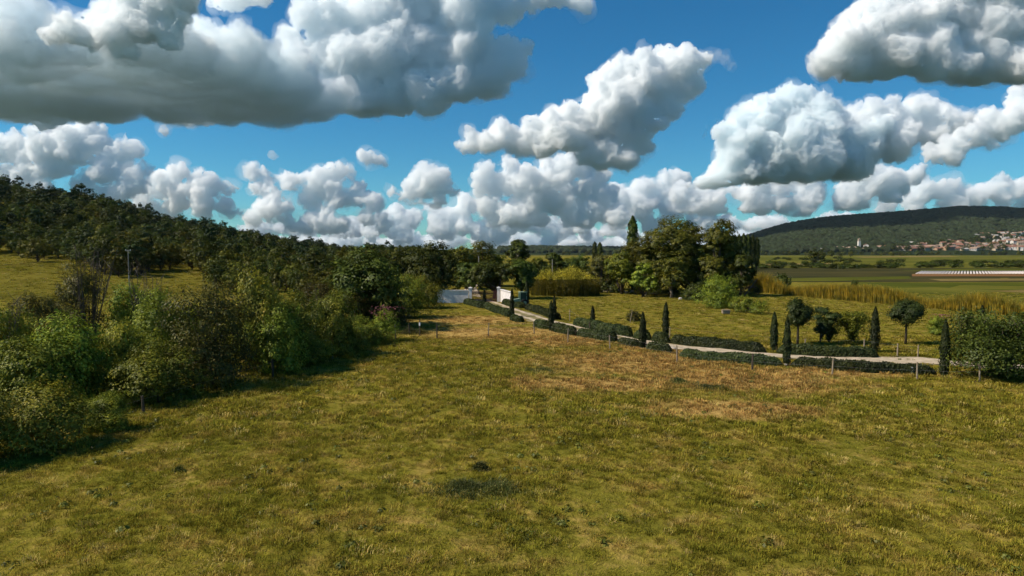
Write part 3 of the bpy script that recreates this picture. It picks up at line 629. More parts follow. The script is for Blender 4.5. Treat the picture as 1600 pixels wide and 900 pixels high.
# ------------------------------------------------------------------ bamboo and reeds
def stalks(P, h, rng, wd=.05, lean=.12, per=1):
    n = len(P); a = rng.uniform(0, 6.28, n); s = np.column_stack([np.cos(a), np.sin(a), np.zeros(n)]) * wd / 2
    t = np.column_stack([rng.normal(0, lean, n) * h, rng.normal(0, lean, n) * h, h]); m = t * .55; m[:, :2] *= .35
    V = np.stack([P - s, P + s, P + m + s * .9, P + m - s * .9, P + m - s * .9, P + m + s * .9, P + t + s * .15, P + t - s * .15], 1)
    return V.reshape(-1, 3)
rng = np.random.default_rng(41); p = gnd(885, 463); k = p[1] / F; wd, hg = 112 * k, 43 * k; n = 9000
q = np.sqrt(rng.random(n)); a = rng.uniform(0, 6.28, n); P = np.column_stack([q * np.cos(a) * wd / 2, q * np.sin(a) * wd * .3 + wd * .2, np.zeros(n)])
h = hg * (1 - .45 * q ** 3) * rng.uniform(.8, 1.05, n) * (1 + .10 * np.sin(P[:, 0] * 1.1))
lf = np.repeat(P, 2, 0); hh = np.repeat(h, 2); lc = lf + np.column_stack([rng.normal(0, .3, 2 * n), rng.normal(0, .3, 2 * n), hh * rng.uniform(.25, 1.02, 2 * n)])
top = lc[:, 2] > hg * .62
thing('bamboo_clump', 'wide golden-topped bamboo clump beyond the drive', 'bamboo', p, [
    ('cane', leaf_mesh('cane', [stalks(P[:3500], h[:3500], rng, .05, .08)], M['reed_green'])),
    ('golden_leaf', leaf_mesh('golden_leaf', [leaves(lc[top], rng.normal(size=(int(top.sum()), 3)), .34, .22, rng, .7)], M['reed'])),
    ('lower_leaf', leaf_mesh('lower_leaf', [leaves(lc[~top], rng.normal(size=(int((~top).sum()), 3)), .34, .25, rng, .7)], M['reed_green']))])
def reed_strip(line, dep, hmin, hmax, n, seed, mat):
    rng = np.random.default_rng(seed); Q = np.array([gnd(*q) for q in line]); Ln = np.concatenate([[0], np.cumsum(np.linalg.norm(np.diff(Q[:, :2], axis=0), axis=1))])
    s = rng.random(n) * Ln[-1]; c = np.column_stack([np.interp(s, Ln, Q[:, 0]), np.interp(s, Ln, Q[:, 1]) + rng.random(n) * dep, np.zeros(n)])
    den = .5 + .5 * np.sin(s * .31 + 1.5 * np.sin(s * .13)); f = s / Ln[-1]
    h = (hmin + (hmax - hmin) * den) * rng.uniform(.55, 1.1, n) * np.interp(f, [0, .3, 1], [1.25, .85, .8])
    keep = rng.random(n) < .55 + .45 * den; c, h = c[keep], h[keep]; c[:, 2] = flat(c[:, 0], c[:, 1])
    return leaf_mesh('reeds', [stalks(c, h, rng, .075, .13)], mat)
LINE = [(1180, 457), (1230, 461), (1300, 468), (1370, 474), (1450, 482), (1540, 490), (1640, 499), (1760, 508)]
tag(link('reeds', reed_strip(LINE, 4.5, 1.6, 3.2, 16000, 51, M['reed'])), 'long strip of golden reeds between the right meadow and the fields', 'reeds', kind='stuff')
tag(link('reed_undergrowth', reed_strip(LINE, 3.0, .5, 1.2, 7000, 52, M['reed_green'])), 'olive undergrowth along the foot of the golden reeds', 'reeds', kind='stuff')
for i, (px, top, base, wpx, lab) in enumerate(((1232, 432, 456, 40, 'green shrub standing in the golden reeds'), (1345, 438, 450, 14, 'small dark bush alone on the field behind the reeds'))):
    p = gnd(px, base); p[1] += 3; k = p[1] / F; put('farbush', 'bush', lab, 'bush', p, wpx * k, (base - top) * k * 1.1)

# ------------------------------------------------------------------ walls, gate, tractor
A, B, Cp, Dp = gnd(683, 473), gnd(735, 473), gnd(779, 472.5), gnd(799, 478)
def wall(a, b, h, lab):
    v = b - a; ln = math.hypot(v[0], v[1]); rz = math.atan2(v[1], v[0])
    thing('wall', lab, 'wall', (a[0], a[1], 0), [('masonry', MB().box(0, ln, -.1, .1, -.3, h).mesh('masonry', M['render_wall'])), ('coping', MB().box(-.05, ln + .05, -.19, .19, h + .002, h + .13).mesh('coping', M['coping']))], None, rz)
wall(A, B - [.3, 0, 0], 1.85, 'grey rendered wall with pale coping left of the gate'); wall(Cp + [.4, -.2, 0], Dp, 1.95, 'short grey wall splaying forward right of the gate')
def pillar(p, lab):
    mb = MB().box(-.22, .22, -.22, .22, -.3, 2.2); cp = MB().box(-.3, .3, -.3, .3, 2.203, 2.34)
    cp.add([(-.3, -.3, 2.341), (.3, -.3, 2.341), (.3, .3, 2.341), (-.3, .3, 2.341), (0, 0, 2.46)], [(0, 1, 4), (1, 2, 4), (2, 3, 4), (3, 0, 4)])
    thing('gate_pillar', lab, 'pillar', (p[0], p[1], 0), [('shaft', mb.mesh('shaft', M['render_wall'])), ('cap', cp.mesh('cap', M['coping']))])
pillar(B, 'square pillar on the left side of the gate'); pillar(Cp, 'square pillar on the right side of the gate')
gl = Cp - B; ln = math.hypot(gl[0], gl[1]) - .5
g = tag(link('gate', None, None, (B[0], B[1], 0), math.atan2(gl[1], gl[0])), 'red-brown double gate of upright bars across the drive', 'gate')
bar = MB().box(-.025, .025, -.02, .02, .23, 1.749).mesh('bar', M['gate'])
for s in (0, 1):
    x0 = .25 + s * ln / 2; fr = MB()
    for z in (.15, 1.75): fr.box(x0 + .03, x0 + ln / 2 - .03, -.03, .03, z, z + .08)
    for x in (x0 + .03, x0 + ln / 2 - .09): fr.box(x, x + .06, -.03, .03, .231, 1.749)
    lf = link('gate_leaf', fr.mesh('gate_leaf', M['gate']), g)
    for i in range(14): link('bar', bar, lf, (x0 + .2 + i * (ln / 2 - .4) / 13, 0, 0))
# small tractor, nose to the left
def wheel(r, w):
    mb = MB(); mb.tube([(0, -w / 2, 0), (0, -w * .42, 0), (0, w * .42, 0), (0, w / 2, 0)], [r * .86, r, r, r * .86], 20); return mb.mesh('wheel', M['rubber'], False)
tr = tag(link('tractor', None, None, gnd(813, 479), R(12)), 'small green tractor with a pale-framed cab beside the right gate wall', 'tractor')
bm_ = MB(); bm_.add([(-1.45, -.32, .62), (-1.45, .32, .62), (-1.5, -.3, .95), (-1.5, .3, .95), (-.15, -.36, .55), (-.15, .36, .55), (-.15, -.36, 1.15), (-.15, .36, 1.15)], [(0, 2, 3, 1), (0, 4, 6, 2), (1, 3, 7, 5), (2, 6, 7, 3), (0, 1, 5, 4), (4, 5, 7, 6)])
bo = link('bonnet', bm_.mesh('bonnet', M['pale_green']), tr); link('grille', MB().box(-1.53, -1.5, -.24, .24, .66, .9).mesh('grille', M['rubber']), bo)
link('chassis', MB().box(-1.3, .9, -.25, .25, .4, .6).mesh('chassis', M['green_paint']), tr)
cb = MB()
for x, y in ((-.12, -.55), (-.12, .55), (.8, -.55), (.8, .55)): cb.box(x - .045, x + .045, y - .045, y + .045, .6, 2.0)
cb.box(-.2, .9, -.64, .64, 2.003, 2.12); ca = link('cab', cb.mesh('cab', M['pale_green']), tr)
link('window', MB().box(-.06, .74, -.57, -.56, 1.1, 1.98).mesh('window', M['glass']), ca); link('window', MB().box(-.16, -.15, -.5, .5, 1.16, 1.98).mesh('window', M['glass']), ca)
link('seat_box', MB().box(-.05, .78, -.5, .5, .6, 1.09).mesh('seat_box', M['green_paint']), tr)
for x, y, r, wv in ((-1.1, -.5, .33, .22), (-1.1, .5, .33, .22), (.45, -.72, .55, .3), (.45, .72, .55, .3)):
    wh = link('wheel', wheel(r, wv), tr, (x, y, r)); link('rim', MB().tube([(0, -wv * .56, 0), (0, wv * .56, 0)], r * .5, 14).mesh('rim', M['pale_green']), wh)

# ------------------------------------------------------------------ fences
def fence(name, lab, items, wires, seed, close=True):
    rng = np.random.default_rng(seed); o = gnd(*items[0][:1], items[0][2])
    f = tag(link(name, None, None, (o[0], o[1], 0)), lab, 'fence'); tops = []
    for px, top, base, mt in items:
        p = gnd(px, base); h = (base - top) * p[1] / F; ln = rng.normal(0, .05, 2)
        r = .055 if mt != 'dark_post' else .07
        link('post', MB().tube([(0, 0, -.3), (ln[0] * .5, ln[1] * .5, h * .5), (ln[0], ln[1], h)], [r, r * .95, r * .85], 7).mesh('post', M[mt]), f, (p[0] - o[0], p[1] - o[1], p[2]))
        tops.append((p, h))
    for (p, h), (q, k) in zip(tops, tops[1:]):
        for t in wires:
            a = p - [o[0], o[1], 0] + [0, 0, h * t]; b = q - [o[0], o[1], 0] + [0, 0, k * t]; m = (a + b) / 2 - [0, 0, .05]
            link('wire', MB().tube([a, m, b], .006, 3, False).mesh('wire', M['wire']), f)
    return f
fence('wire_fence', 'wire fence of wooden posts across the field in front of the drive', [(683, 504, 528, 'dark_post'), (763, 504, 526, 'post'), (835, 503, 522, 'post'), (887, 514, 536, 'post'), (953, 525, 547, 'post'), (1058, 539, 566, 'post'), (1175, 553, 580, 'dark_post'), (1300, 561, 588, 'post'), (1433, 565, 593, 'post'), (1531, 567, 596, 'post'), (1660, 575, 606, 'post')], (.55, .9), 61)
fence('hedge_fence', 'old posts of a fence half hidden along the left hedge', [(640, 506, 522, 'dark_post'), (618, 506, 532, 'post'), (520, 536, 560, 'post'), (427, 560, 590, 'dark_post'), (225, 618, 648, 'dark_post'), (125, 646, 682, 'dark_post')], (.85,), 62)
fence('garden_fence', 'wire fence of stakes on the right meadow behind the drive', [(890, 483, 502, 'post'), (922, 503, 515, 'dark_post'), (1046, 510, 527, 'post'), (1257, 529, 546, 'post'), (1350, 530, 552, 'post'), (1402, 536, 558, 'post'), (1434, 539, 558, 'post')], (.9,), 63)
p = gnd(656, 524)
thing('marker_post', 'dark post with a white collar among dry weeds at the hedge end', 'post', p, [('shaft', MB().tube([(0, 0, -.3), (0, 0, 1.55)], [.06, .05], 7).mesh('shaft', M['dark_post'])), ('collar', MB().tube([(0, 0, .95), (0, 0, 1.25)], .075, 8).mesh('collar', M['white']))])
# utility poles and line
def pole(px, top, d, lab, insul=True):
    p = at(px, d); h = CAMZ + d * (HZ - top) / F - p[2]
    parts = [('shaft', MB().tube([(0, 0, -.5), (0, 0, h)], [.10, .07], 8).mesh('shaft', M['concrete']))]
    if insul: parts += [('crossarm', MB().box(-.45, .45, -.05, .05, h - .25, h - .15).mesh('crossarm', M['concrete'])), ('insulator', MB().tube([(-.4, 0, h - .15), (-.4, 0, h + .05)], .06, 8).mesh('insulator', M['white'])), ('insulator', MB().tube([(.4, 0, h - .15), (.4, 0, h + .05)], .06, 8).mesh('insulator', M['white']))]
    t = thing('utility_pole', lab, 'pole', p, parts[:2])
    for q in parts[2:]: link(q[0], q[1], t.children[-1] if t.children[-1].name.startswith('crossarm') else next(c for c in t.children if c.name.startswith('crossarm')))
    return p + [0, 0, h]
pole(748, 400, 128, 'pale concrete utility pole among the trees above the gate', False); pole(863, 405, 160, 'thin pale pole behind the golden bamboo', False); pole(734, 428, 135, 'short pale post with white top beside the lane behind the wall', False)
w0 = pole(201, 390, 118, 'utility pole with pale crossarm standing before the left meadow'); w1 = np.array([colx(-260) * 62, 62, CAMZ - 62 * 30 / F])
pl = [w0 + (w1 - w0) * t - np.array([0, 0, .9 * 4 * t * (1 - t)]) for t in np.linspace(0, 1, 24)]
tag(link('overhead_cable', MB().tube([p - w0 for p in pl], .02, 5).mesh('overhead_cable', M['rubber']), None, w0), 'dark overhead cable running left from the utility pole', 'cable')
thing('utility_pole', 'utility pole beyond the left edge carrying the cable', 'pole', (w1[0], w1[1], 0), [('shaft', MB().tube([(0, 0, -.5), (0, 0, w1[2] + .2)], [.14, .09], 8).mesh('shaft', M['concrete']))])

# ------------------------------------------------------------------ small things
def boulder(seed, sx, sy, sz, mat):
    b = bmesh.new(); bmesh.ops.create_icosphere(b, subdivisions=2, radius=1)
    for v in b.verts:
        k = 1 + .35 * noise.noise(v.co * 1.3 + Vector((seed * 3.7, 0, 0))) + .12 * noise.noise(v.co * 3.1 + Vector((seed, 5, 0)))
        v.co = Vector((max(-.8, min(.8, v.co.x * k)) * sx, max(-.8, min(.8, v.co.y * k)) * sy, max(-.3, min(.75, v.co.z * k)) * sz))
    me = bpy.data.meshes.new('boulder'); b.to_mesh(me); b.free(); me.materials.append(mat); return me
rng = np.random.default_rng(71)
for i, (px, py, sx) in enumerate(((944, 455, 1.0), (951, 454.5, 1.1), (958, 456, .9), (966, 455.5, .9), (973, 456, .8), (981, 457, 1.0), (988, 456, .7), (1008, 461, .5))):
    p = gnd(px, py); o = link('boulder', boulder(i, sx * .75, .6, .55 * rng.uniform(.7, 1.3), M['stone']), None, p)
    tag(o, 'pale stone block in the heap at the meadow edge under the grove', 'stone', 'stone blocks under the grove')
tag(link('boulder', boulder(20, .35, .35, .4, M['coping']), None, gnd(1063, 468)), 'small white stone alone at the edge of the grove', 'stone')
tag(link('boulder', boulder(21, .12, .12, .22, M['stone']), None, gnd(1227, 574)), 'small white stone at the foot of the slim tall cypress', 'stone')
for i in range(16):
    f = i / 15; p = gnd(962 + f * 92 + rng.normal() * 4, 531 + f * 15 + rng.uniform(-1, 4)); s = rng.uniform(.14, .32)
    tag(link('boulder', boulder(30 + i, s * 1.2, s, s, M['stone']), None, p, rng.uniform(0, 6)), 'rough pale stone on the bank where the drive bends', 'stone', 'stones of the drive bank')
p = gnd(1134, 491.5)
thing('trough', 'small wooden trough box standing alone on the meadow', 'trough', p, [('box', MB().box(-.45, .45, -.3, .3, .12, .5).mesh('box', M['post'])), ('lid', MB().box(-.5, .5, -.35, .35, .503, .56).mesh('lid', M['post']))] + [('leg', MB().box(x - .05, x + .05, y - .05, y + .05, -.1, .119).mesh('leg', M['post'])) for x in (-.38, .38) for y in (-.23, .23)])
p = gnd(1427, 585)
thing('meter_box', 'small white utility box beside a fence post at right', 'box', p, [('cabinet', MB().box(-.16, .16, -.1, .1, -.1, .48).mesh('cabinet', M['white'])), ('lid', MB().box(-.19, .19, -.13, .13, .482, .52).mesh('lid', M['coping']))])
# rusty rake
p = gnd(1172, 461); rk = tag(link('hay_rake', None, None, p, R(20)), 'rust-red hay rake with curved tines in front of the reeds', 'hay rake')
link('frame', MB().tube([(-1.3, 0, 1.1), (1.3, 0, 1.5)], .07, 6).mesh('frame', M['rust']), rk)
for i in range(12):
    x = -1.2 + i * .2; z = 1.12 + i * .03
    link('tine', MB().tube([(x, 0, z), (x - .05, .5, z + .35), (x - .1, .95, z - .1), (x - .1, .85, .15)], .035, 4).mesh('tine', M['rust']), rk)
    link('brace', MB().tube([(x, 0, z), (x + .35, -.2, z + .9), (x + .5, -.1, z + 1.5)], .03, 4).mesh('brace', M['rust']), rk)
for s in (-1, 1):
    wv = MB(); wv.tube([(s * 1.4, .7 * math.cos(a), .7 + .7 * math.sin(a)) for a in np.linspace(0, 2 * math.pi, 21)], .045, 5, False)
    for a in np.linspace(0, math.pi, 5)[:4]: wv.tube([(s * 1.4, .7 * math.cos(a), .7 + .7 * math.sin(a)), (s * 1.4, -.7 * math.cos(a), .7 - .7 * math.sin(a))], .02, 4)
    link('wheel', wv.mesh('wheel', M['rust']), rk)
p = gnd(1161, 462); thing('pole', 'pale pole leaning right against the hay rake', 'pole', p, [('shaft', MB().tube([(0, 0, -.3), (2.7, .4, 3.0)], [.09, .06], 7).mesh('shaft', M['pale_bark']))])

# ------------------------------------------------------------------ wooded hillside on the left
def scatter(name, label, P, rot, scl, idx, protos, cat=None):
    """uncountable mass: shared meshes instanced on points by geometry nodes"""
    me = bpy.data.meshes.new(name); me.vertices.add(len(P)); me.vertices.foreach_set('co', np.asarray(P, np.float32).ravel())
    for an, ty, v in (('rz', 'FLOAT', rot), ('sc', 'FLOAT_VECTOR', scl), ('pick', 'INT', idx)):
        a = me.attributes.new(an, ty, 'POINT'); a.data.foreach_set('vector' if ty == 'FLOAT_VECTOR' else 'value', np.asarray(v, np.int32 if ty == 'INT' else np.float32).ravel())
    o = tag(link(name, me), label, cat, kind='stuff'); g = bpy.data.node_groups.new(name, 'GeometryNodeTree')
    g.interface.new_socket('Geometry', in_out='INPUT', socket_type='NodeSocketGeometry'); g.interface.new_socket('Geometry', in_out='OUTPUT', socket_type='NodeSocketGeometry')
    i = g.nodes.new('NodeGroupInput'); out = g.nodes.new('NodeGroupOutput'); ip = g.nodes.new('GeometryNodeInstanceOnPoints'); ip.inputs['Pick Instance'].default_value = True
    col = bpy.data.collections.new(name + '_protos')                # not linked to the scene: only a source of shapes
    for k, m_ in enumerate(protos): col.objects.link(bpy.data.objects.new('%s_%02d' % (name, k), m_))
    ci = g.nodes.new('GeometryNodeCollectionInfo'); ci.inputs['Collection'].default_value = col; ci.inputs['Separate Children'].default_value = True
    def att(n, ty):
        a = g.nodes.new('GeometryNodeInputNamedAttribute'); a.data_type = ty; a.inputs['Name'].default_value = n; return a.outputs['Attribute']
    cx = g.nodes.new('ShaderNodeCombineXYZ'); g.links.new(att('rz', 'FLOAT'), cx.inputs[2])
    er = g.nodes.new('FunctionNodeEulerToRotation'); g.links.new(cx.outputs[0], er.inputs[0])
    g.links.new(i.outputs[0], ip.inputs['Points']); g.links.new(ci.outputs[0], ip.inputs['Instance']); g.links.new(att('pick', 'INT'), ip.inputs['Instance Index'])
    g.links.new(er.outputs[0], ip.inputs['Rotation']); g.links.new(att('sc', 'FLOAT_VECTOR'), ip.inputs['Scale']); g.links.new(ip.outputs[0], out.inputs[0])
    md = o.modifiers.new('scatter', 'NODES'); md.node_group = g; return o
rng = np.random.default_rng(21); T = []
def inside(px, d):
    near = np.interp(px, [-400, 0, 95, 135, 200, 245, 268, 305, 335, 440, 520, 565, 595, 640, 690, 740], [186, 184, 176, 146, 136, 146, 172, 165, 122, 114, 114, 140, 200, 205, 170, 170])
    return d > near
TA = np.zeros((6000, 3)); nt_ = 0
for px, u in rng.uniform((-420, 0), (720, 1), (14000, 2)):
    d = 112 * (450 / 112) ** u; x = colx(px) * d
    if not inside(px, d) or nt_ >= 6000: continue
    if nt_ == 0 or ((TA[:nt_, 0] - x) ** 2 + (TA[:nt_, 1] - d) ** 2).min() > (2.5 + d * .0036) ** 2: TA[nt_] = (x, d, px); nt_ += 1
T = TA[:nt_].tolist()
T = np.array(T); TZ = height(T[:, 0], T[:, 1])
# which trees show: rank by how little the trees in front overlap them
top = CAMZ; ang = (TZ + 6.5 - CAMZ) / T[:, 1]; vis = np.zeros(len(T))
for i in range(len(T)):
    f = (np.abs(T[:, 2] - T[i, 2]) < 12) & (T[:, 1] < T[i, 1]); vis[i] = ((ang[i] - ang[f].max()) if f.any() else .02) * 1.0
score = np.clip(vis, 0, .02) + 1.2 / T[:, 1]; score[(T[:, 2] < -30)] = -1
order = np.argsort(-score); pick = set(order[:150].tolist())
kinds = rng.choice(['oak', 'olive', 'hillpine'], len(T), p=[.58, .27, .15])
kinds[(T[:, 1] < 215) & (rng.random(len(T)) < .6) & (T[:, 2] > 230)] = 'olive'
KL = {'oak': 'dark green tree', 'olive': 'olive green tree', 'hillpine': 'dark pine'}
SP, SR, SS, SI = [], [], [], []; ORD = [('oak', i) for i in range(5)] + [('olive', i) for i in range(3)] + [('hillpine', i) for i in range(2)]
for i, (x, d, px) in enumerate(T):
    s = rng.uniform(.5, .98) * (1 + (d - 200) * .0006) * np.interp(px, [330, 470], [1, .74]); hs_ = s * rng.uniform(.85, 1.25)
    zone = 'on the skyline of' if vis[i] > .004 and d > 330 else ('at the lower edge of' if d < 215 else 'half way up')
    side = 'far left' if px < 110 else ('left part' if px < 240 else ('middle' if px < 380 else ('right part' if px < 520 else 'right end')))
    if i in pick: put(kinds[i], 'tree', '%s %s the hillside wood, %s' % (KL[kinds[i]], zone, side), 'tree', (x, d, TZ[i]), DIM[kinds[i]][0] * s, DIM[kinds[i]][1] * hs_, 'trees of the hillside wood')
    else: SP.append((x, d, TZ[i])); SR.append(rng.uniform(0, 6.28)); SS.append((s, s, hs_)); SI.append(ORD.index((kinds[i], int(rng.integers(NV[kinds[i]])))))
cr = [TREES[k][1][1] for k in ORD]
scatter('hillside_wood', 'dense wood covering the left hillside', SP, SR, SS, SI, cr)
for px, topy, wpx, lab in ((132, 287, 30, 'tall flat-topped pine standing out on the left skyline'), (92, 293, 26, 'round-headed pine on the skyline left of the tall flat-topped pine'), (222, 317, 12, 'small pointed tree on the left skyline'), (236, 317, 18, 'round tree beside the small pointed tree on the skyline')):
    p = at(px, 425); hg = CAMZ + 425 * (HZ - topy) / F - p[2]; put('hillpine', 'pine_tree', lab, 'tree', p, wpx * 425 / F, hg)
for i, (px, d, topy, wpx, lab) in enumerate(((60, 168, 372, 46, 'bright olive tree at the foot of the left wood by the meadow edge'), (160, 160, 352, 48, 'olive tree at the wood edge above the bare stems'), (205, 150, 362, 66, 'broad dark-sided olive tree behind the utility pole'), (265, 158, 380, 40, 'yellow-olive tree at the wood edge right of the utility pole'),
        (300, 160, 376, 44, 'pale olive tree beside the yellow-olive tree at the wood edge'), (355, 150, 388, 44, 'small yellow-green tree at the wood edge above the tallest thicket'), (440, 150, 386, 60, 'dark rounded tree at the wood edge above the middle hedge'), (490, 150, 388, 54, 'dark tree at the wood edge left of the hedge tree'))):
    p = at(px, d); hg = CAMZ + d * (HZ - topy) / F - p[2]; put('olive' if i not in (6, 7) else 'oak', 'tree', lab, 'tree', p, wpx * d / F, hg)

# ------------------------------------------------------------------ far plain: trees, tunnels, village
rng = np.random.default_rng(31); row = [(1000, 1250, 392.5, 396, 46), (1190, 1262, 394, 399, 26), (1262, 1340, 399, 402, 10), (1250, 1330, 399, 402, 14), (1330, 1420, 398, 401, 16), (1380, 1480, 396, 401, 22), (1480, 1640, 395, 398, 16), (1540, 1640, 397, 400, 10), (870, 1000, 393, 396, 22), (1290, 1420, 408, 411, 14), (1200, 1290, 412, 416, 10), (1440, 1640, 410, 413, 22), (1180, 1400, 417, 420, 26), (1390, 1640, 415, 418, 30), (1180, 1330, 404, 409, 18)]
PP, PR, PS, PI, cnt = [], [], [], [], 0
PORD = [('oak', i) for i in range(5)] + [('olive', i) for i in range(3)] + [('farbush', i) for i in range(2)]
def beside(px, py):
    w_ = 'left of the poplar row' if px < 1140 else ('right of the poplar row' if px < 1255 else ('below the church tower' if px < 1365 else ('below the village centre' if px < 1470 else 'below the right village end')))
    return w_ + (' by the houses' if py < 396 and px > 1255 else (' at a field edge' if py > 405 else ' on the pasture'))
for x0, x1, y0, y1, n in row:
    for i in range(n):
        px, py = rng.uniform(x0, x1), rng.uniform(y0, y1); p = hit(px, py, 1180); s = rng.uniform(.6, 1.25); cnt += 1
        low = y0 > 403; k = 'farbush' if low else ('oak' if rng.random() < .65 else 'olive')
        if (cnt % 3 == 0 and not low) or (low and cnt % 2 == 0): put(k, 'bush' if low else 'tree', ('low bush' if low else ('small dark green tree' if k == 'oak' else 'small olive tree')) + ' ' + beside(px, py), 'bush' if low else 'tree', p, DIM[k][0] * s, DIM[k][1] * s * (.7 if low else 1), 'trees and bushes of the far plain')
        else: PP.append(p); PR.append(rng.uniform(0, 6.28)); PS.append((s, s, s * (.7 if low else 1))); PI.append(PORD.index((k, int(rng.integers(NV[k])))))
p = hit(1278, 417, 1180); put('oak', 'tree', 'lone spreading tree on the far field left of the village', 'tree', p, 11, 9.5)
p = hit(1275, 411, 1180); put('olive', 'tree', 'low tree beside the lone spreading tree on the far field', 'tree', p, 8, 5)
# crop tunnels
hoop = [(.32 * math.cos(a), 0, .30 * math.sin(a)) for a in np.linspace(0, math.pi, 9)]
dirv = np.array([colx(1512), 1.0]); dirv /= np.linalg.norm(dirv); tlen = 34
tv = MB(); n9 = len(hoop)
tv.add([(x, y, z) for y in (0, tlen) for x, _, z in hoop], [(i, i + 1, n9 + i + 1, n9 + i) for i in range(n9 - 1)] + [tuple(range(n9 - 1, -1, -1)), tuple(range(n9, 2 * n9))])
M['film'] = solid('crop_film', (.60, .53, .49), (.48, .42, .38), 2, .6); tme = tv.mesh('cover', M['film'], True); b0 = gnd(1432, 428)
for i in range(56):
    p = b0 + np.array([i * 1.12, -i * .10 * 0, 0]); thing('crop_tunnel', 'low white crop tunnel in the row on the far field', 'tunnel', (p[0], p[1], 0.02), [('cover', tme)], 'white crop tunnels', -math.atan2(dirv[0], dirv[1]))
# houses
HW = {'cream': solid('cream_plaster', (.46, .37, .26), (.38, .30, .21), .3), 'white': solid('white_plaster', (.70, .65, .58), (.58, .53, .47), .3), 'ochre': solid('ochre_plaster', (.40, .26, .16), (.34, .21, .13), .3), 'grey': solid('grey_plaster', (.42, .40, .37), (.34, .32, .30), .3)}
HR = {'terracotta': solid('terracotta_tile', (.26, .125, .080), (.19, .09, .06), .5), 'pale': solid('pale_tile', (.32, .22, .165), (.25, .17, .12), .5), 'greyroof': solid('grey_tile', (.40, .37, .34), (.30, .28, .26), .5)}
RN = {'terracotta': 'red-tiled', 'pale': 'pale-tiled', 'greyroof': 'grey-tiled'}
PANE = solid('window_dark', (.05, .05, .05), (.03, .03, .03), 1, .3)
def house_meshes(w_, d_, h_, rf, wm, rm):
    a, b = w_ / 2, d_ / 2; e = .5
    wl = MB(); wl.add([(-a, -b, -4), (a, -b, -4), (a, b, -4), (-a, b, -4), (-a, -b, h_), (a, -b, h_), (a, b, h_), (-a, b, h_), (-a, 0, h_ + rf), (a, 0, h_ + rf)],
        [(0, 1, 5, 4), (2, 3, 7, 6), (1, 2, 6, 9, 5), (3, 0, 4, 8, 7), (4, 5, 9, 8), (6, 7, 8, 9)])
    r = MB(); s = rf / b
    for q in (-1, 1):
        V = [(-a - e, q * (b + e), h_ - e * s + .05), (a + e, q * (b + e), h_ - e * s + .05), (a + e, 0, h_ + rf + .05), (-a - e, 0, h_ + rf + .05)]; V += [(x, y, z + .3) for x, y, z in V]
        r.add(V, [(0, 1, 2, 3), (7, 6, 5, 4), (0, 4, 5, 1), (1, 5, 6, 2), (2, 6, 7, 3), (3, 7, 4, 0)])
    out = [('wall', wl.mesh('wall', HW[wm])), ('roof', r.mesh('roof', HR[rm]))]
    nw = max(2, int(w_ / 4)); pane = MB().box(-.5, .5, -.06, .02, -.75, .75).mesh('window', PANE)
    return out, [(-a + (i + .5) * w_ / nw, -b - .0, z) for i in range(nw) for z in ((h_ * .35, h_ * .75) if h_ > 5 else (h_ * .55,))], pane
HV = {}
def house(px, py, wm, rm, w_, h_, rz, label, group='village houses', name='house'):
    key = (wm, rm, round(w_), round(h_))
    if key not in HV: HV[key] = house_meshes(round(w_), max(7, round(w_) * .55), round(h_), 2.2, wm, rm)
    p = hit(px, py, 3000); t = thing(name, label, 'house', p, HV[key][0], group, rz)
    for q in HV[key][1]: link('window', HV[key][2], t, q)
rng = np.random.default_rng(33)
VIL = [(1262, 393, 1300, 394, 4), (1305, 391, 1360, 393, 12), (1360, 390, 1410, 392, 11), (1410, 389.5, 1500, 392, 22), (1415, 384, 1500, 388, 18), (1480, 380, 1560, 387, 18), (1500, 387, 1600, 392, 20), (1535, 369, 1600, 376, 13), (1560, 364, 1606, 369, 9), (1555, 376, 1606, 384, 12), (1520, 371, 1545, 375, 3)]
for x0, y0, x1, y1, n in VIL:
    for i in range(n):
        f = (i + rng.uniform(.1, .9)) / n; px = x0 + (x1 - x0) * f; py = rng.uniform(y0, y1)
        up = y0 < 377; wm = rng.choice(['cream', 'white', 'ochre', 'grey'], p=[.2, .5, 0, .3] if up else [.5, .22, .2, .08]); rm = rng.choice(['terracotta', 'pale', 'greyroof'], p=[.15, .35, .5] if up else [.5, .4, .1])
        house(px, py, wm, rm, rng.choice([9, 12, 16, 22], p=[.3, .35, .25, .1]), rng.choice([3, 4, 6]), rng.normal(0, .45), '%s %s house %s' % (wm, RN[rm], ('high on the village slope, ' + ('left of its upper cluster' if px < 1560 else 'in its upper cluster')) if up else ('in the village row left of the church tower' if px < 1340 else ('in the village row just right of the church tower' if px < 1410 else ('in the middle of the village' if px < 1500 else 'in the right part of the village')))))
house(1268, 393.5, 'white', 'greyroof', 24, 4, .1, 'long low white building at the left end of the village'); house(1287, 393, 'grey', 'greyroof', 28, 4, .0, 'long grey shed at the left end of the village')
p = hit(1342, 391.5, 3000)
t = thing('church_tower', 'slender pale church tower above the village roofs', 'tower', p, [('shaft', MB().box(-2.2, 2.2, -2.2, 2.2, -3, 17.5).mesh('shaft', HW['white'])), ('belfry', MB().box(-1.9, 1.9, -1.9, 1.9, 17.503, 21.5).mesh('belfry', HW['cream']))])
r_ = MB(); r_.add([(-2.1, -2.1, 21.503), (2.1, -2.1, 21.503), (2.1, 2.1, 21.503), (-2.1, 2.1, 21.503), (0, 0, 23.6)], [(0, 1, 4), (1, 2, 4), (2, 3, 4), (3, 0, 4), (3, 2, 1, 0)]); link('spire', r_.mesh('spire', HR['pale']), t)
house(1353, 390.5, 'white', 'terracotta', 14, 9, 1.2, 'tall white gabled house right of the church tower')
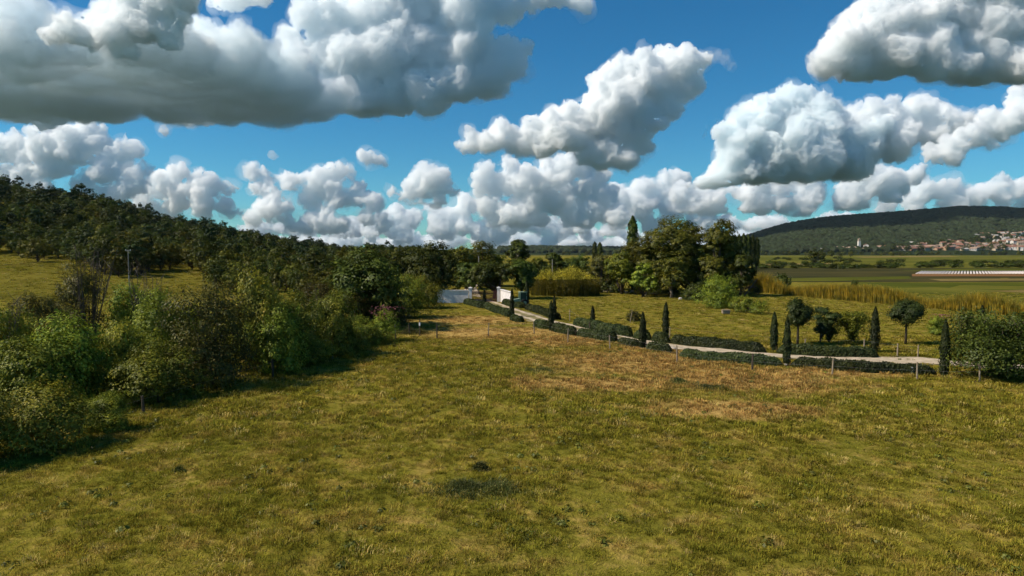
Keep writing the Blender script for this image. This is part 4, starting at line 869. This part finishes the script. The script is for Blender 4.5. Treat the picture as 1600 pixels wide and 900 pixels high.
# village trees
for i in range(110):
    px = rng.uniform(1395, 1605); py = rng.uniform(min(392, max(366, 392 - (px - 1380) * .12)), 393); p = hit(px, py, 3000); s = rng.uniform(.9, 1.7)
    if i % 4 == 0: put('oak', 'tree', 'dark tree between the village houses ' + ('near the church tower' if px < 1400 else ('in the village centre' if px < 1500 else ('high on the slope at right' if py < 380 else 'in the lower right quarter'))), 'tree', p, 7 * s, 7 * s, 'trees between the village houses')
    else: PP.append(p); PR.append(rng.uniform(0, 6.28)); PS.append((s, s, s)); PI.append(int(rng.integers(5)))
scatter('plain_shrubbery', 'mass of small trees and scrub around the village and on the plain', PP, PR, PS, PI, [TREES[k][1][1] for k in PORD])
p = hit(1547, 394, 3000); put('oak', 'tree', 'large dark tree standing in front of the right village houses', 'tree', p, 15, 19)
# canopy of the far hill
rng = np.random.default_rng(35); n = 13000
px = np.concatenate([rng.uniform(1120, 1680, n - 2500), rng.uniform(780, 1130, 2500)]); d = 1260 * (3600 / 1260) ** rng.random(n); x = colx(px) * d; z = hill_far(x, d)
py = HZ - (z - CAMZ) / d * F; ok = ~((px > 1390) & (py > 392 - np.clip((px - 1390) * .13, 0, 27)) ) & (z > 3)
x, d, z = x[ok], d[ok], z[ok]; s = rng.uniform(.8, 1.5, len(x)) * np.interp(d, [1500, 3600], [1.0, 1.7])
b = bmesh.new(); bmesh.ops.create_icosphere(b, subdivisions=1, radius=1); pm = []
for k in range(3):
    me = bpy.data.meshes.new('canopy'); b.to_mesh(me); me.materials.append(M['canopy_leaf'] if 'canopy_leaf' in M else M.setdefault('canopy_leaf', leaf_mat('canopy_leaf', (.010, .017, .010), (.017, .026, .013), (.030, .038, .016), 0, .01)))
    for v in me.vertices: v.co = v.co * (1 + .35 * noise.noise(v.co * 1.7 + Vector((k * 9, 3, 1)))) * 7; v.co.z *= .8
    pm.append(me)
b.free()
scatter('far_wood', 'dark wood covering the distant hill', np.column_stack([x, d, z + 2]), rng.uniform(0, 6.28, len(x)), np.column_stack([s, s, s]), rng.integers(0, 3, len(x)), pm)

# ------------------------------------------------------------------ grass of the meadow
rng = np.random.default_rng(51)
def tuft(seed, n, h, spread, wd):
    rng = np.random.default_rng(seed); V = []
    for i in range(n):
        a = rng.uniform(0, 6.28); q = spread * math.sqrt(rng.random()); hh = h * rng.uniform(.5, 1.1); l = rng.uniform(.15, .9) * hh
        b = np.array([q * math.cos(a), q * math.sin(a), -.01]); dr = a + rng.normal(0, .8); dv = np.array([math.cos(dr), math.sin(dr), 0]); sd = np.array([-dv[1], dv[0], 0]) * wd / 2
        m = b + dv * l * .35 + [0, 0, hh * .65]; e = b + dv * l + [0, 0, hh * rng.uniform(.7, 1)]
        V.append([b - sd, b + sd, m + sd * .8, m - sd * .8]); V.append([m - sd * .8, m + sd * .8, e + sd * .15, e - sd * .15])
    V = np.array(V).reshape(-1, 3); return mesh('tuft', V, np.arange(len(V)).reshape(-1, 4), M['grass'])
protos = [tuft(i, 26, .125, .15, .015) for i in range(3)] + [tuft(10 + i, 20, .18, .24, .030) for i in range(3)] + [tuft(20 + i, 20, .16, .42, .055) for i in range(2)]
P, I, Sc = [], [], []
def lawn(n, d0, d1, lo, hi, pxa, pxb, sc):
    d = np.sqrt(rng.uniform(d0 ** 2, d1 ** 2, n)); px = rng.uniform(pxa, pxb, n); x = colx(px) * d
    f = .5 + .22 * np.sin(x * 3.1 + 2 * np.sin(d * 1.7)) * np.sin(d * 2.7 + x * .9) + .18 * np.sin(x * 1.1 + 2 * np.sin(d * .6)) * np.sin(d * .9 + x * .4) + .1 * np.sin(x * .37 + d * .21)
    k = rng.random(n) < np.clip(.12 + .95 * f, 0, 1)
    x, d = x[k], d[k]; P.append(np.column_stack([x, d, height(x, d)])); I.append(rng.integers(lo, hi, len(x))); Sc.append(sc * (.45 + 1.05 * rng.random(len(x)) ** 1.6) * (.7 + .6 * f[k]))
lawn(34000, 13.5, 30, 0, 3, -120, 1720, 1.0); lawn(60000, 28, 62, 3, 6, -60, 1660, 1.0); lawn(46000, 58, 128, 6, 8, 560, 1660, .75); lawn(15000, 100, 186, 6, 8, -60, 700, 1.3)
P = np.concatenate(P); I = np.concatenate(I); Sc = np.concatenate(Sc)
# keep the gravel of the drive clear
dd = np.full(len(P), 9.0)
for q in path[::2]: dd = np.minimum(dd, np.hypot(P[:, 0] - q[0], P[:, 1] - q[1]))
kp = dd > 1.7; P, I, Sc = P[kp], I[kp], Sc[kp]
scatter('grass', 'short olive grass of the meadow', P, rng.uniform(0, 6.28, len(P)), np.column_stack([Sc, Sc, Sc]), I, protos, 'grass')
# leafy weeds between the grass
def rosette(seed):
    rng = np.random.default_rng(seed); n = 26; a = rng.uniform(0, 6.28, n); q = rng.uniform(.02, .13, n)
    c = np.column_stack([q * np.cos(a), q * np.sin(a), rng.uniform(.02, .10, n)])
    return leaf_mesh('rosette', [leaves(c, np.column_stack([np.cos(a), np.sin(a), np.full(n, 1.2)]) + rng.normal(size=(n, 3)) * .3, .075 * rng.uniform(.6, 1.3, n), .6, rng)], M['weed'])
M['weed'] = leaf_mat('weed_leaf', (.06, .07, .012), (.12, .13, .018), (.22, .21, .04), .25)
n = 4500; d = np.sqrt(rng.uniform(13.5 ** 2, 60 ** 2, n)); x = colx(rng.uniform(-80, 1680, n)) * d
f = np.sin(x * .8 + 1.7 * np.sin(d * .45)) * np.sin(d * .7 + 1.1 * np.sin(x * .5)); k = rng.random(n) < np.clip(.12 + .9 * f, .05, .8); x, d = x[k], d[k]; s = rng.uniform(.6, 1.7, len(x))
scatter('meadow_weeds', 'small leafy weeds among the meadow grass', np.column_stack([x, d, height(x, d)]), rng.uniform(0, 6.28, len(x)), np.column_stack([s, s, s]), rng.integers(0, 2, len(x)), [rosette(1), rosette(2)], 'weeds')
# weedy clumps
wm_ = M['weed']
def weeds(px, py, w_, d_, n, h, seed, lab):
    rng = np.random.default_rng(seed); o = gnd(px, py); k = n; q = np.minimum(np.abs(rng.normal(0, .42, k)), 1.15); a = rng.uniform(0, 6.28, k); x, y = q * np.cos(a) * w_ / 2, q * np.sin(a) * d_ / 2
    den = .4 + .6 * np.abs(np.sin(x * 2.3 + seed) * np.cos(y * 2.9 + x)); hh = h * np.maximum(1 - .7 * q ** 2, .1) * den * rng.uniform(.3, 1.1, k)
    p = np.column_stack([x, y, flat(o[0] + x, o[1] + y) - o[2]]); V1 = stalks(p, hh, rng, .018, .35)
    c = p + np.column_stack([rng.normal(0, .05, k), rng.normal(0, .05, k), hh * rng.uniform(.2, .9, k)]); V2 = leaves(c, rng.normal(size=(k, 3)) + [0, 0, .5], .055 * rng.uniform(.6, 1.5, k), .45, rng)
    tag(link('weed_patch', leaf_mesh('weed_patch', [V1, V2], wm_), None, o), lab, 'weeds', kind='stuff')
M['weed_dark'] = leaf_mat('dark_weed_leaf', (.030, .042, .009), (.062, .076, .015), (.26, .21, .07), .2); wm_ = M['weed_dark']
weeds(748, 764, 4.4, 2.6, 5200, .42, 3, 'dark weedy tussock in the middle of the foreground grass'); weeds(750, 733, .7, .6, 1300, .34, 4, 'small dark clump behind the weedy tussock')
weeds(1062, 597, 2.4, 2.4, 1500, .35, 5, 'dark weeds on the dry ground before the drive'); weeds(1112, 606, 3.6, 3, 2200, .3, 6, 'wider dark weeds on the dry ground at right'); weeds(845, 580, 5, 4, 3000, .22, 7, 'low dark weeds on the dry patch')
weeds(280, 738, .5, .4, 400, .25, 8, 'tiny grey weed in the left foreground'); weeds(645, 521, 5, 3, 2600, .7, 9, 'dry weeds around the posts at the hedge end')

# ------------------------------------------------------------------ clouds: closed bodies of even vapour, lit by the sun
_b = bmesh.new(); bmesh.ops.create_icosphere(_b, subdivisions=2, radius=1); _b.verts.ensure_lookup_table()
IV = np.array([v.co[:] for v in _b.verts]); IFc = np.array([[v.index for v in f.verts] for f in _b.faces]); _b.free()
def vapour(dens, g=.1, col=(.986, .997, 1, 1)):
    m, t, out = mat_new('cloud_vapour'); s = N(t, 'ShaderNodeVolumePrincipled', i_Density=dens, i_Anisotropy=g); s.inputs['Color'].default_value = col
    t.links.new(s.outputs[0], out.inputs['Volume']); m.cycles.homogeneous_volume = True; m.cycles.volume_sampling = 'DISTANCE'; return m
def voxel(V, Fc, size):
    o = bpy.data.objects.new('tmp', mesh('tmp', V, Fc, None)); C.objects.link(o); m = o.modifiers.new('r', 'REMESH'); m.mode = 'VOXEL'; m.voxel_size = size
    dg = bpy.context.evaluated_depsgraph_get(); me = bpy.data.meshes.new_from_object(o.evaluated_get(dg)); bpy.data.objects.remove(o)
    n = len(me.vertices); co = np.empty(n * 3, np.float32); me.vertices.foreach_get('co', co); no = np.empty(n * 3, np.float32); me.vertices.foreach_get('normal', no)
    e = np.empty(len(me.edges) * 2, np.int32); me.edges.foreach_get('vertices', e); e = e.reshape(-1, 2); f = np.empty(len(me.polygons) * 4, np.int32); me.loops.foreach_get('vertex_index', f); f = f.reshape(-1, 4)
    bpy.data.meshes.remove(me); lab = np.arange(n)
    for _ in range(400):                                 # drop loose crumbs
        m_ = np.minimum(lab[e[:, 0]], lab[e[:, 1]]); old = lab.copy(); np.minimum.at(lab, e[:, 0], m_); np.minimum.at(lab, e[:, 1], m_); lab = lab[lab]
        if (lab == old).all(): break
    cnt = np.bincount(lab, minlength=n); keep = cnt[lab] > max(60, n * .02); ix = np.cumsum(keep) - 1
    return co.reshape(-1, 3)[keep], no.reshape(-1, 3)[keep], ix[f[keep[f[:, 0]]]]
def cloud(label, lobes, dist, seed, base=None, dens=.17, gen=2, vox=1.5, rough=1.0, kids=9, deep=.6, squash=.12, veil=.011, col=(.986, .997, 1, 1), frag=False):
    """lobes: photo column, row, radius (and optional own distance factor), grown into a cauliflower body at dist metres"""
    rng = np.random.default_rng(seed); k = dist / F; cur = []; zb = None
    if frag:                                             # many smaller heaps instead of a few big ones
        lobes = ([(l[0], l[1], l[2] * .82) for l in lobes] if frag == 2 else []) + [(l[0] + rng.uniform(-.95, .95) * l[2], l[1] + rng.uniform(-.62, .62) * l[2] - .1 * l[2], l[2] * rng.uniform(.34, .66)) for l in lobes for _ in range(4)]
    for L_ in lobes:
        f = L_[3] if len(L_) > 3 else 1 + rng.uniform(-.5, .5) * deep * L_[2] / F
        cur.append((ray(L_[0], L_[1]) * dist * f, L_[2] * k * f))
    out = list(cur)
    for g in range(gen):
        nx = []
        for c, r in cur:
            for v in sph(rng, kids if g == 0 else 5, -.45): nx.append((c + v * r * rng.uniform(.7, 1.0), r * rng.uniform(.22, .5)))
        out += nx; cur = nx
    V = np.concatenate([IV * r * [1.1, 1, .9] + c for c, r in out]); n = len(IV); Fc = np.concatenate([IFc + i * n for i in range(len(out))])
    if base is not None:
        zb = ray(800, base)[2] * dist; lo = V[:, 2] < zb; V[lo, 2] = zb + (V[lo, 2] - zb) * squash
    nz = noise.noise; nvc = noise.noise_vector; o = None
    for part, vx in ((0, vox), (1, vox * 1.9)):
        if part and not veil: break
        co, no, fc = voxel(V, Fc, vx * k * 1.56); nv = len(co); dsp = np.empty(nv); wrp = np.empty((nv, 3))
        q1, q2, q3, q4, q5 = 1 / (34 * k), 1 / (17 * k), 1 / (8.5 * k), 1 / (4.6 * k), 1 / (60 * k)
        for i, (x, y, z) in enumerate(co.tolist()):
            wrp[i] = nvc((x * q5, y * q5, z * q5)) * 9 + nvc((x * q2, y * q2 + 9, z * q2)) * 3
            a = nz((x * q1, y * q1, z * q1)); b = nz((x * q2 + 7, y * q2, z * q2)); c = nz((x * q3, y * q3 + 3, z * q3))
            if part: dsp[i] = a * 8 + 5 * max(0, b + .1) + 13 * max(0, nz((x * q1 + 4, y * q1, z * q1)) + .5 * c + .12) + 1.5
            else: dsp[i] = a * 8 + (.35 - abs(b) * 1.7) * 7 + (.33 - abs(c) * 1.6) * 6.2 + (.3 - abs(nz((x * q4, y * q4, z * q4 + 5))) * 1.5) * 3.2
        fl = np.ones(nv) if zb is None else np.where(co[:, 2] < zb + 3 * k, .8, 1.0)
        me = mesh('cloud', co + (wrp + no * dsp[:, None]) * (fl * k * rough)[:, None], fc, vapour((veil if part else dens) / k, .1, col))
        if part: link('veil', me, o)
        else: o = tag(link('cloud', me), label, 'cloud', 'clouds')
    return o
cloud('big white cloud tower leaning right in the centre of the sky', [(1055, 108, 40), (1015, 130, 46), (970, 160, 48), (930, 190, 46), (885, 212, 38), (845, 220, 32), (800, 216, 26), (768, 220, 28), (742, 222, 18), (725, 228, 10), (980, 210, 42), (935, 238, 38), (1005, 180, 40), (1062, 140, 30), (1040, 165, 22)], 9000, 1, frag=2, kids=5)
cloud('white cloud bank beneath the central cloud tower', [(770, 285, 26), (800, 275, 32), (840, 275, 36), (880, 268, 36), (920, 285, 36), (860, 310, 42), (810, 318, 40), (910, 320, 40), (760, 305, 22), (945, 328, 30), (780, 335, 30), (840, 342, 32), (900, 345, 30)], 12500, 2, 350, frag=True, kids=5)
cloud('large cloud with bright left rim and dark base at right', [(1160, 222, 38), (1185, 192, 38), (1225, 180, 36), (1268, 182, 38), (1145, 262, 34), (1110, 287, 24), (1205, 245, 54), (1260, 240, 56), (1310, 240, 48), (1085, 300, 16), (1340, 225, 36)], 10500, 3, 286, dens=.17, col=(.96, .99, 1, 1))
cloud('white cloud ridge right of the large dark-based cloud', [(1345, 190, 30), (1385, 182, 30), (1425, 185, 32), (1460, 180, 28), (1495, 195, 24), (1400, 215, 36), (1360, 215, 32), (1450, 215, 24)], 10500, 4, frag=2, kids=5)
cloud('diagonal cloud band at the right edge above the hill', [(1455, 245, 18), (1490, 230, 24), (1525, 215, 26), (1560, 195, 30), (1600, 175, 34), (1645, 160, 38)], 9500, 5, frag=2, kids=5)
cloud('large cloud filling the top right corner', [(1300, 95, 28), (1330, 65, 38), (1375, 40, 44), (1430, 30, 48), (1490, 30, 50), (1550, 35, 52), (1610, 45, 52), (1670, 50, 52), (1340, 100, 30), (1400, 85, 40), (1460, 90, 42), (1530, 95, 44), (1600, 100, 44), (1680, 100, 44), (1500, -20, 52), (1420, -10, 34), (1590, -20, 52)], 5200, 6, 126, dens=.15, vox=2.0)
cloud('long low cloud bank above the village hill', [(1075, 300, 22), (1110, 298, 24), (1145, 302, 26), (1185, 308, 28), (1225, 305, 26), (1270, 298, 26), (1310, 288, 26), (1345, 278, 28), (1380, 275, 30), (1410, 285, 24), (1190, 322, 22), (1260, 320, 26), (1330, 310, 28), (1390, 308, 24), (1120, 322, 22), (1070, 322, 20), (1160, 335, 16), (1230, 334, 16)], 15000, 7, 332, vox=2.1, frag=True, kids=5)
cloud('distant cloud bank over the right hill ridge', [(1430, 300, 24), (1465, 300, 24), (1500, 302, 26), (1535, 290, 26), (1560, 285, 20), (1570, 302, 26), (1605, 305, 28), (1645, 300, 28), (1490, 318, 24), (1560, 318, 24), (1430, 320, 18), (1620, 320, 22), (1380, 325, 16)], 18000, 8, 330, vox=2.1, frag=True, kids=5)
cloud('low cloud bank left of the grove on the horizon', [(950, 318, 28), (985, 300, 28), (1020, 292, 26), (1050, 295, 22), (1000, 325, 30), (960, 345, 28), (1050, 325, 28), (1090, 325, 24), (1030, 348, 26), (1090, 348, 20), (1130, 345, 18), (920, 350, 24)], 17000, 9, 360, vox=1.9, frag=True, kids=5)
cloud('rounded white cloud left of centre above the tree line', [(630, 300, 20), (655, 292, 26), (680, 283, 26), (700, 296, 20), (640, 312, 14), (670, 308, 22)], 12000, 10, 322, frag=True, kids=5)
cloud('white cloud with two towers above the left tree line', [(410, 275, 18), (435, 280, 26), (470, 292, 30), (505, 300, 32), (540, 288, 30), (562, 265, 24), (582, 252, 16), (430, 318, 32), (480, 330, 34), (535, 325, 34), (580, 325, 26), (410, 345, 20), (460, 352, 22), (520, 355, 24), (590, 345, 20)], 13000, 11, 362, frag=True, kids=5)
cloud('cloud rising over the left hillside', [(235, 305, 22), (260, 290, 26), (290, 280, 26), (320, 290, 24), (348, 292, 16), (250, 325, 26), (300, 315, 30), (335, 318, 24), (215, 315, 20), (365, 330, 14), (280, 335, 24)], 12000, 12, 338, frag=True, kids=5)
cloud('white cloud pile above the left end of the hillside', [(10, 250, 28), (45, 230, 30), (80, 215, 30), (110, 202, 30), (140, 205, 20), (60, 258, 36), (120, 245, 40), (170, 240, 30), (195, 240, 22), (20, 280, 30), (160, 275, 34), (100, 285, 38), (-30, 270, 38), (205, 280, 24), (200, 300, 24), (150, 300, 28)], 11000, 13, frag=True, kids=5)
cloud('pale cloud bank along the horizon in the centre', [(590, 350, 24), (625, 345, 26), (665, 345, 28), (705, 338, 30), (740, 345, 28), (790, 352, 28), (830, 358, 26), (870, 360, 26), (910, 365, 22), (950, 368, 20), (690, 368, 24), (770, 372, 22), (620, 372, 22), (1000, 370, 20), (1060, 368, 18), (1110, 362, 16), (850, 376, 18), (725, 320, 16), (575, 368, 20)], 24000, 14, vox=2.1, frag=True, kids=5)
rng = np.random.default_rng(97)
cloud('hazy far cloud bank low along the whole horizon', [(x + rng.uniform(-8, 8), rng.uniform(372, 384), rng.uniform(13, 21)) for x in np.arange(340, 1260, 24)], 34000, 23, gen=1, vox=2.2, veil=0)
cloud('thin cloud strip over the left foot of the village hill', [(x + rng.uniform(-6, 6), rng.uniform(342, 356), rng.uniform(10, 17)) for x in np.arange(1120, 1330, 18)], 22000, 25, gen=1, vox=2.2, veil=0)
cloud('cloud strip low on the horizon left of centre', [(x + rng.uniform(-6, 6), rng.uniform(352, 364), rng.uniform(11, 18)) for x in np.arange(380, 600, 20)], 26000, 24, gen=1, vox=2.2, veil=0)
cloud('white cloud at left edge beneath the big dark cloud', [(5, 165, 26), (40, 178, 22), (70, 185, 18), (-30, 160, 36)], 6500, 15)
cloud('little white fringe cloud below the big dark cloud', [(318, 185, 14), (335, 178, 12), (300, 195, 8), (255, 198, 7)], 7000, 16, rough=.7, vox=1)
cloud('tiny white cloud puff in the blue at left', [(425, 240, 6), (432, 241, 4)], 9000, 17, rough=.35, vox=.7, dens=.05, veil=0)
cloud('faint wisp of cloud right of the central cloud tower', [(1122, 88, 8), (1135, 92, 9), (1145, 98, 6), (1112, 84, 4)], 8000, 18, dens=.016, rough=1.3, veil=.006)
cloud('faint wisp left of the large dark-based cloud', [(1110, 200, 5), (1122, 188, 6), (1103, 208, 4)], 9000, 19, dens=.016, rough=1.3, veil=.006)
rng = np.random.default_rng(90); LB = []; zb = ray(800, 180)[2]
for f in np.linspace(.70, 1.0, 7):                       # the wide shelf of the base, level at one altitude
    for px in np.arange(-110, np.interp(f, [.7, .8, 1], [250, 380, 520]), 46):
        r = rng.uniform(38, 62); LB.append((px + rng.uniform(-12, 12), HZ - (zb + r * f * .55 / F) / f * F + (HZ - 392), r, f))
cloud('huge dark-based cloud filling the upper left of the sky', [l for l in LB if rng.random() > .2 and not (300 < l[0] < 450 and l[1] < 75)], 5200, 20, 184, dens=.075, vox=2.3, kids=7, squash=.4, col=(.958, .988, 1, 1))
cloud('tall white cloud right of the huge dark-based cloud', [(470, 150, 40), (520, 150, 44), (570, 150, 46), (620, 145, 46), (670, 140, 46), (710, 130, 44), (760, 115, 44), (795, 100, 34), (805, 85, 26), (490, 95, 44), (550, 85, 50), (610, 80, 56), (670, 75, 58), (730, 75, 52), (450, 60, 26), (520, 40, 46), (590, 25, 56), (660, 15, 60), (730, 20, 56), (620, -30, 60), (720, -30, 60), (790, 10, 36), (850, -6, 28), (900, -2, 20), (480, 15, 30)], 6900, 26, 176, dens=.12, vox=2.0, kids=4, frag=2, squash=.3, col=(.975, .993, 1, 1))
cloud('bright white puff in front of the huge dark-based cloud', [(105, 50, 26), (140, 55, 30), (180, 52, 34), (220, 40, 36), (255, 25, 36), (270, -10, 40), (210, 0, 36), (190, 75, 20), (260, 60, 24), (90, 60, 14)], 3300, 21, frag=2, kids=5)
cloud('white cloud scrap at the top edge left of centre', [(350, 2, 14), (380, -4, 18), (410, -2, 14), (330, 8, 8)], 4300, 22)
rng = np.random.default_rng(95); LB = []                 # an unseen cloud, added so that its shadow lies on the far hill
for x in np.linspace(-1350, 1150, 10):
    for y in np.linspace(1760, 3850, 8):
        r = rng.uniform(190, 260); X_, Y_ = x + rng.uniform(-90, 90), y + rng.uniform(-90, 90); LB.append((800 + F * X_ / Y_, HZ - F * 1950 / Y_, r * F / Y_, Y_ / 2400))
cloud('broad unseen cloud added above the top edge to shade the far hill', LB, 2400, 96, dens=.03, gen=1, vox=10, veil=0)
# ------------------------------------------------------------------ thin air between the camera and the far hill
hm, ht, ho = mat_new('air'); hv_ = N(ht, 'ShaderNodeVolumePrincipled', i_Density=2.0e-5, i_Anisotropy=0.0); hv_.inputs['Color'].default_value = (.72, .88, 1, 1)
ht.links.new(hv_.outputs[0], ho.inputs['Volume']); hm.cycles.homogeneous_volume = True
tag(link('haze', MB().box(-9000, 9000, -300, 7500, -12, 290).mesh('haze', hm)), 'thin pale air over the valley', kind='stuff')
for o in C.objects:                                      # twigs, canes and blossom that cannot be told apart singly
    if o.parent and o.name.split('.')[0] in ('cane', 'golden_leaf', 'lower_leaf', 'blossom', 'stem', 'branches', 'undergrowth'): o['kind'] = 'stuff'
def nth(n): return '%d%s' % (n, 'th' if 10 < n % 100 < 14 else {1: 'st', 2: 'nd', 3: 'rd'}.get(n % 10, 'th'))
same = {}
for o in C.objects:
    if o.parent is None and o.get('category') and o.get('label'): same.setdefault(o['label'], []).append(o)
for lab, obs in same.items():                            # look-alikes are told apart by their order along the picture
    if len(obs) > 1:
        for i, o in enumerate(sorted(obs, key=lambda o: o.location.x / max(o.location.y, 1))): o['label'] = lab + ', %s from left' % nth(i + 1)
print('script', time.time() - T0)
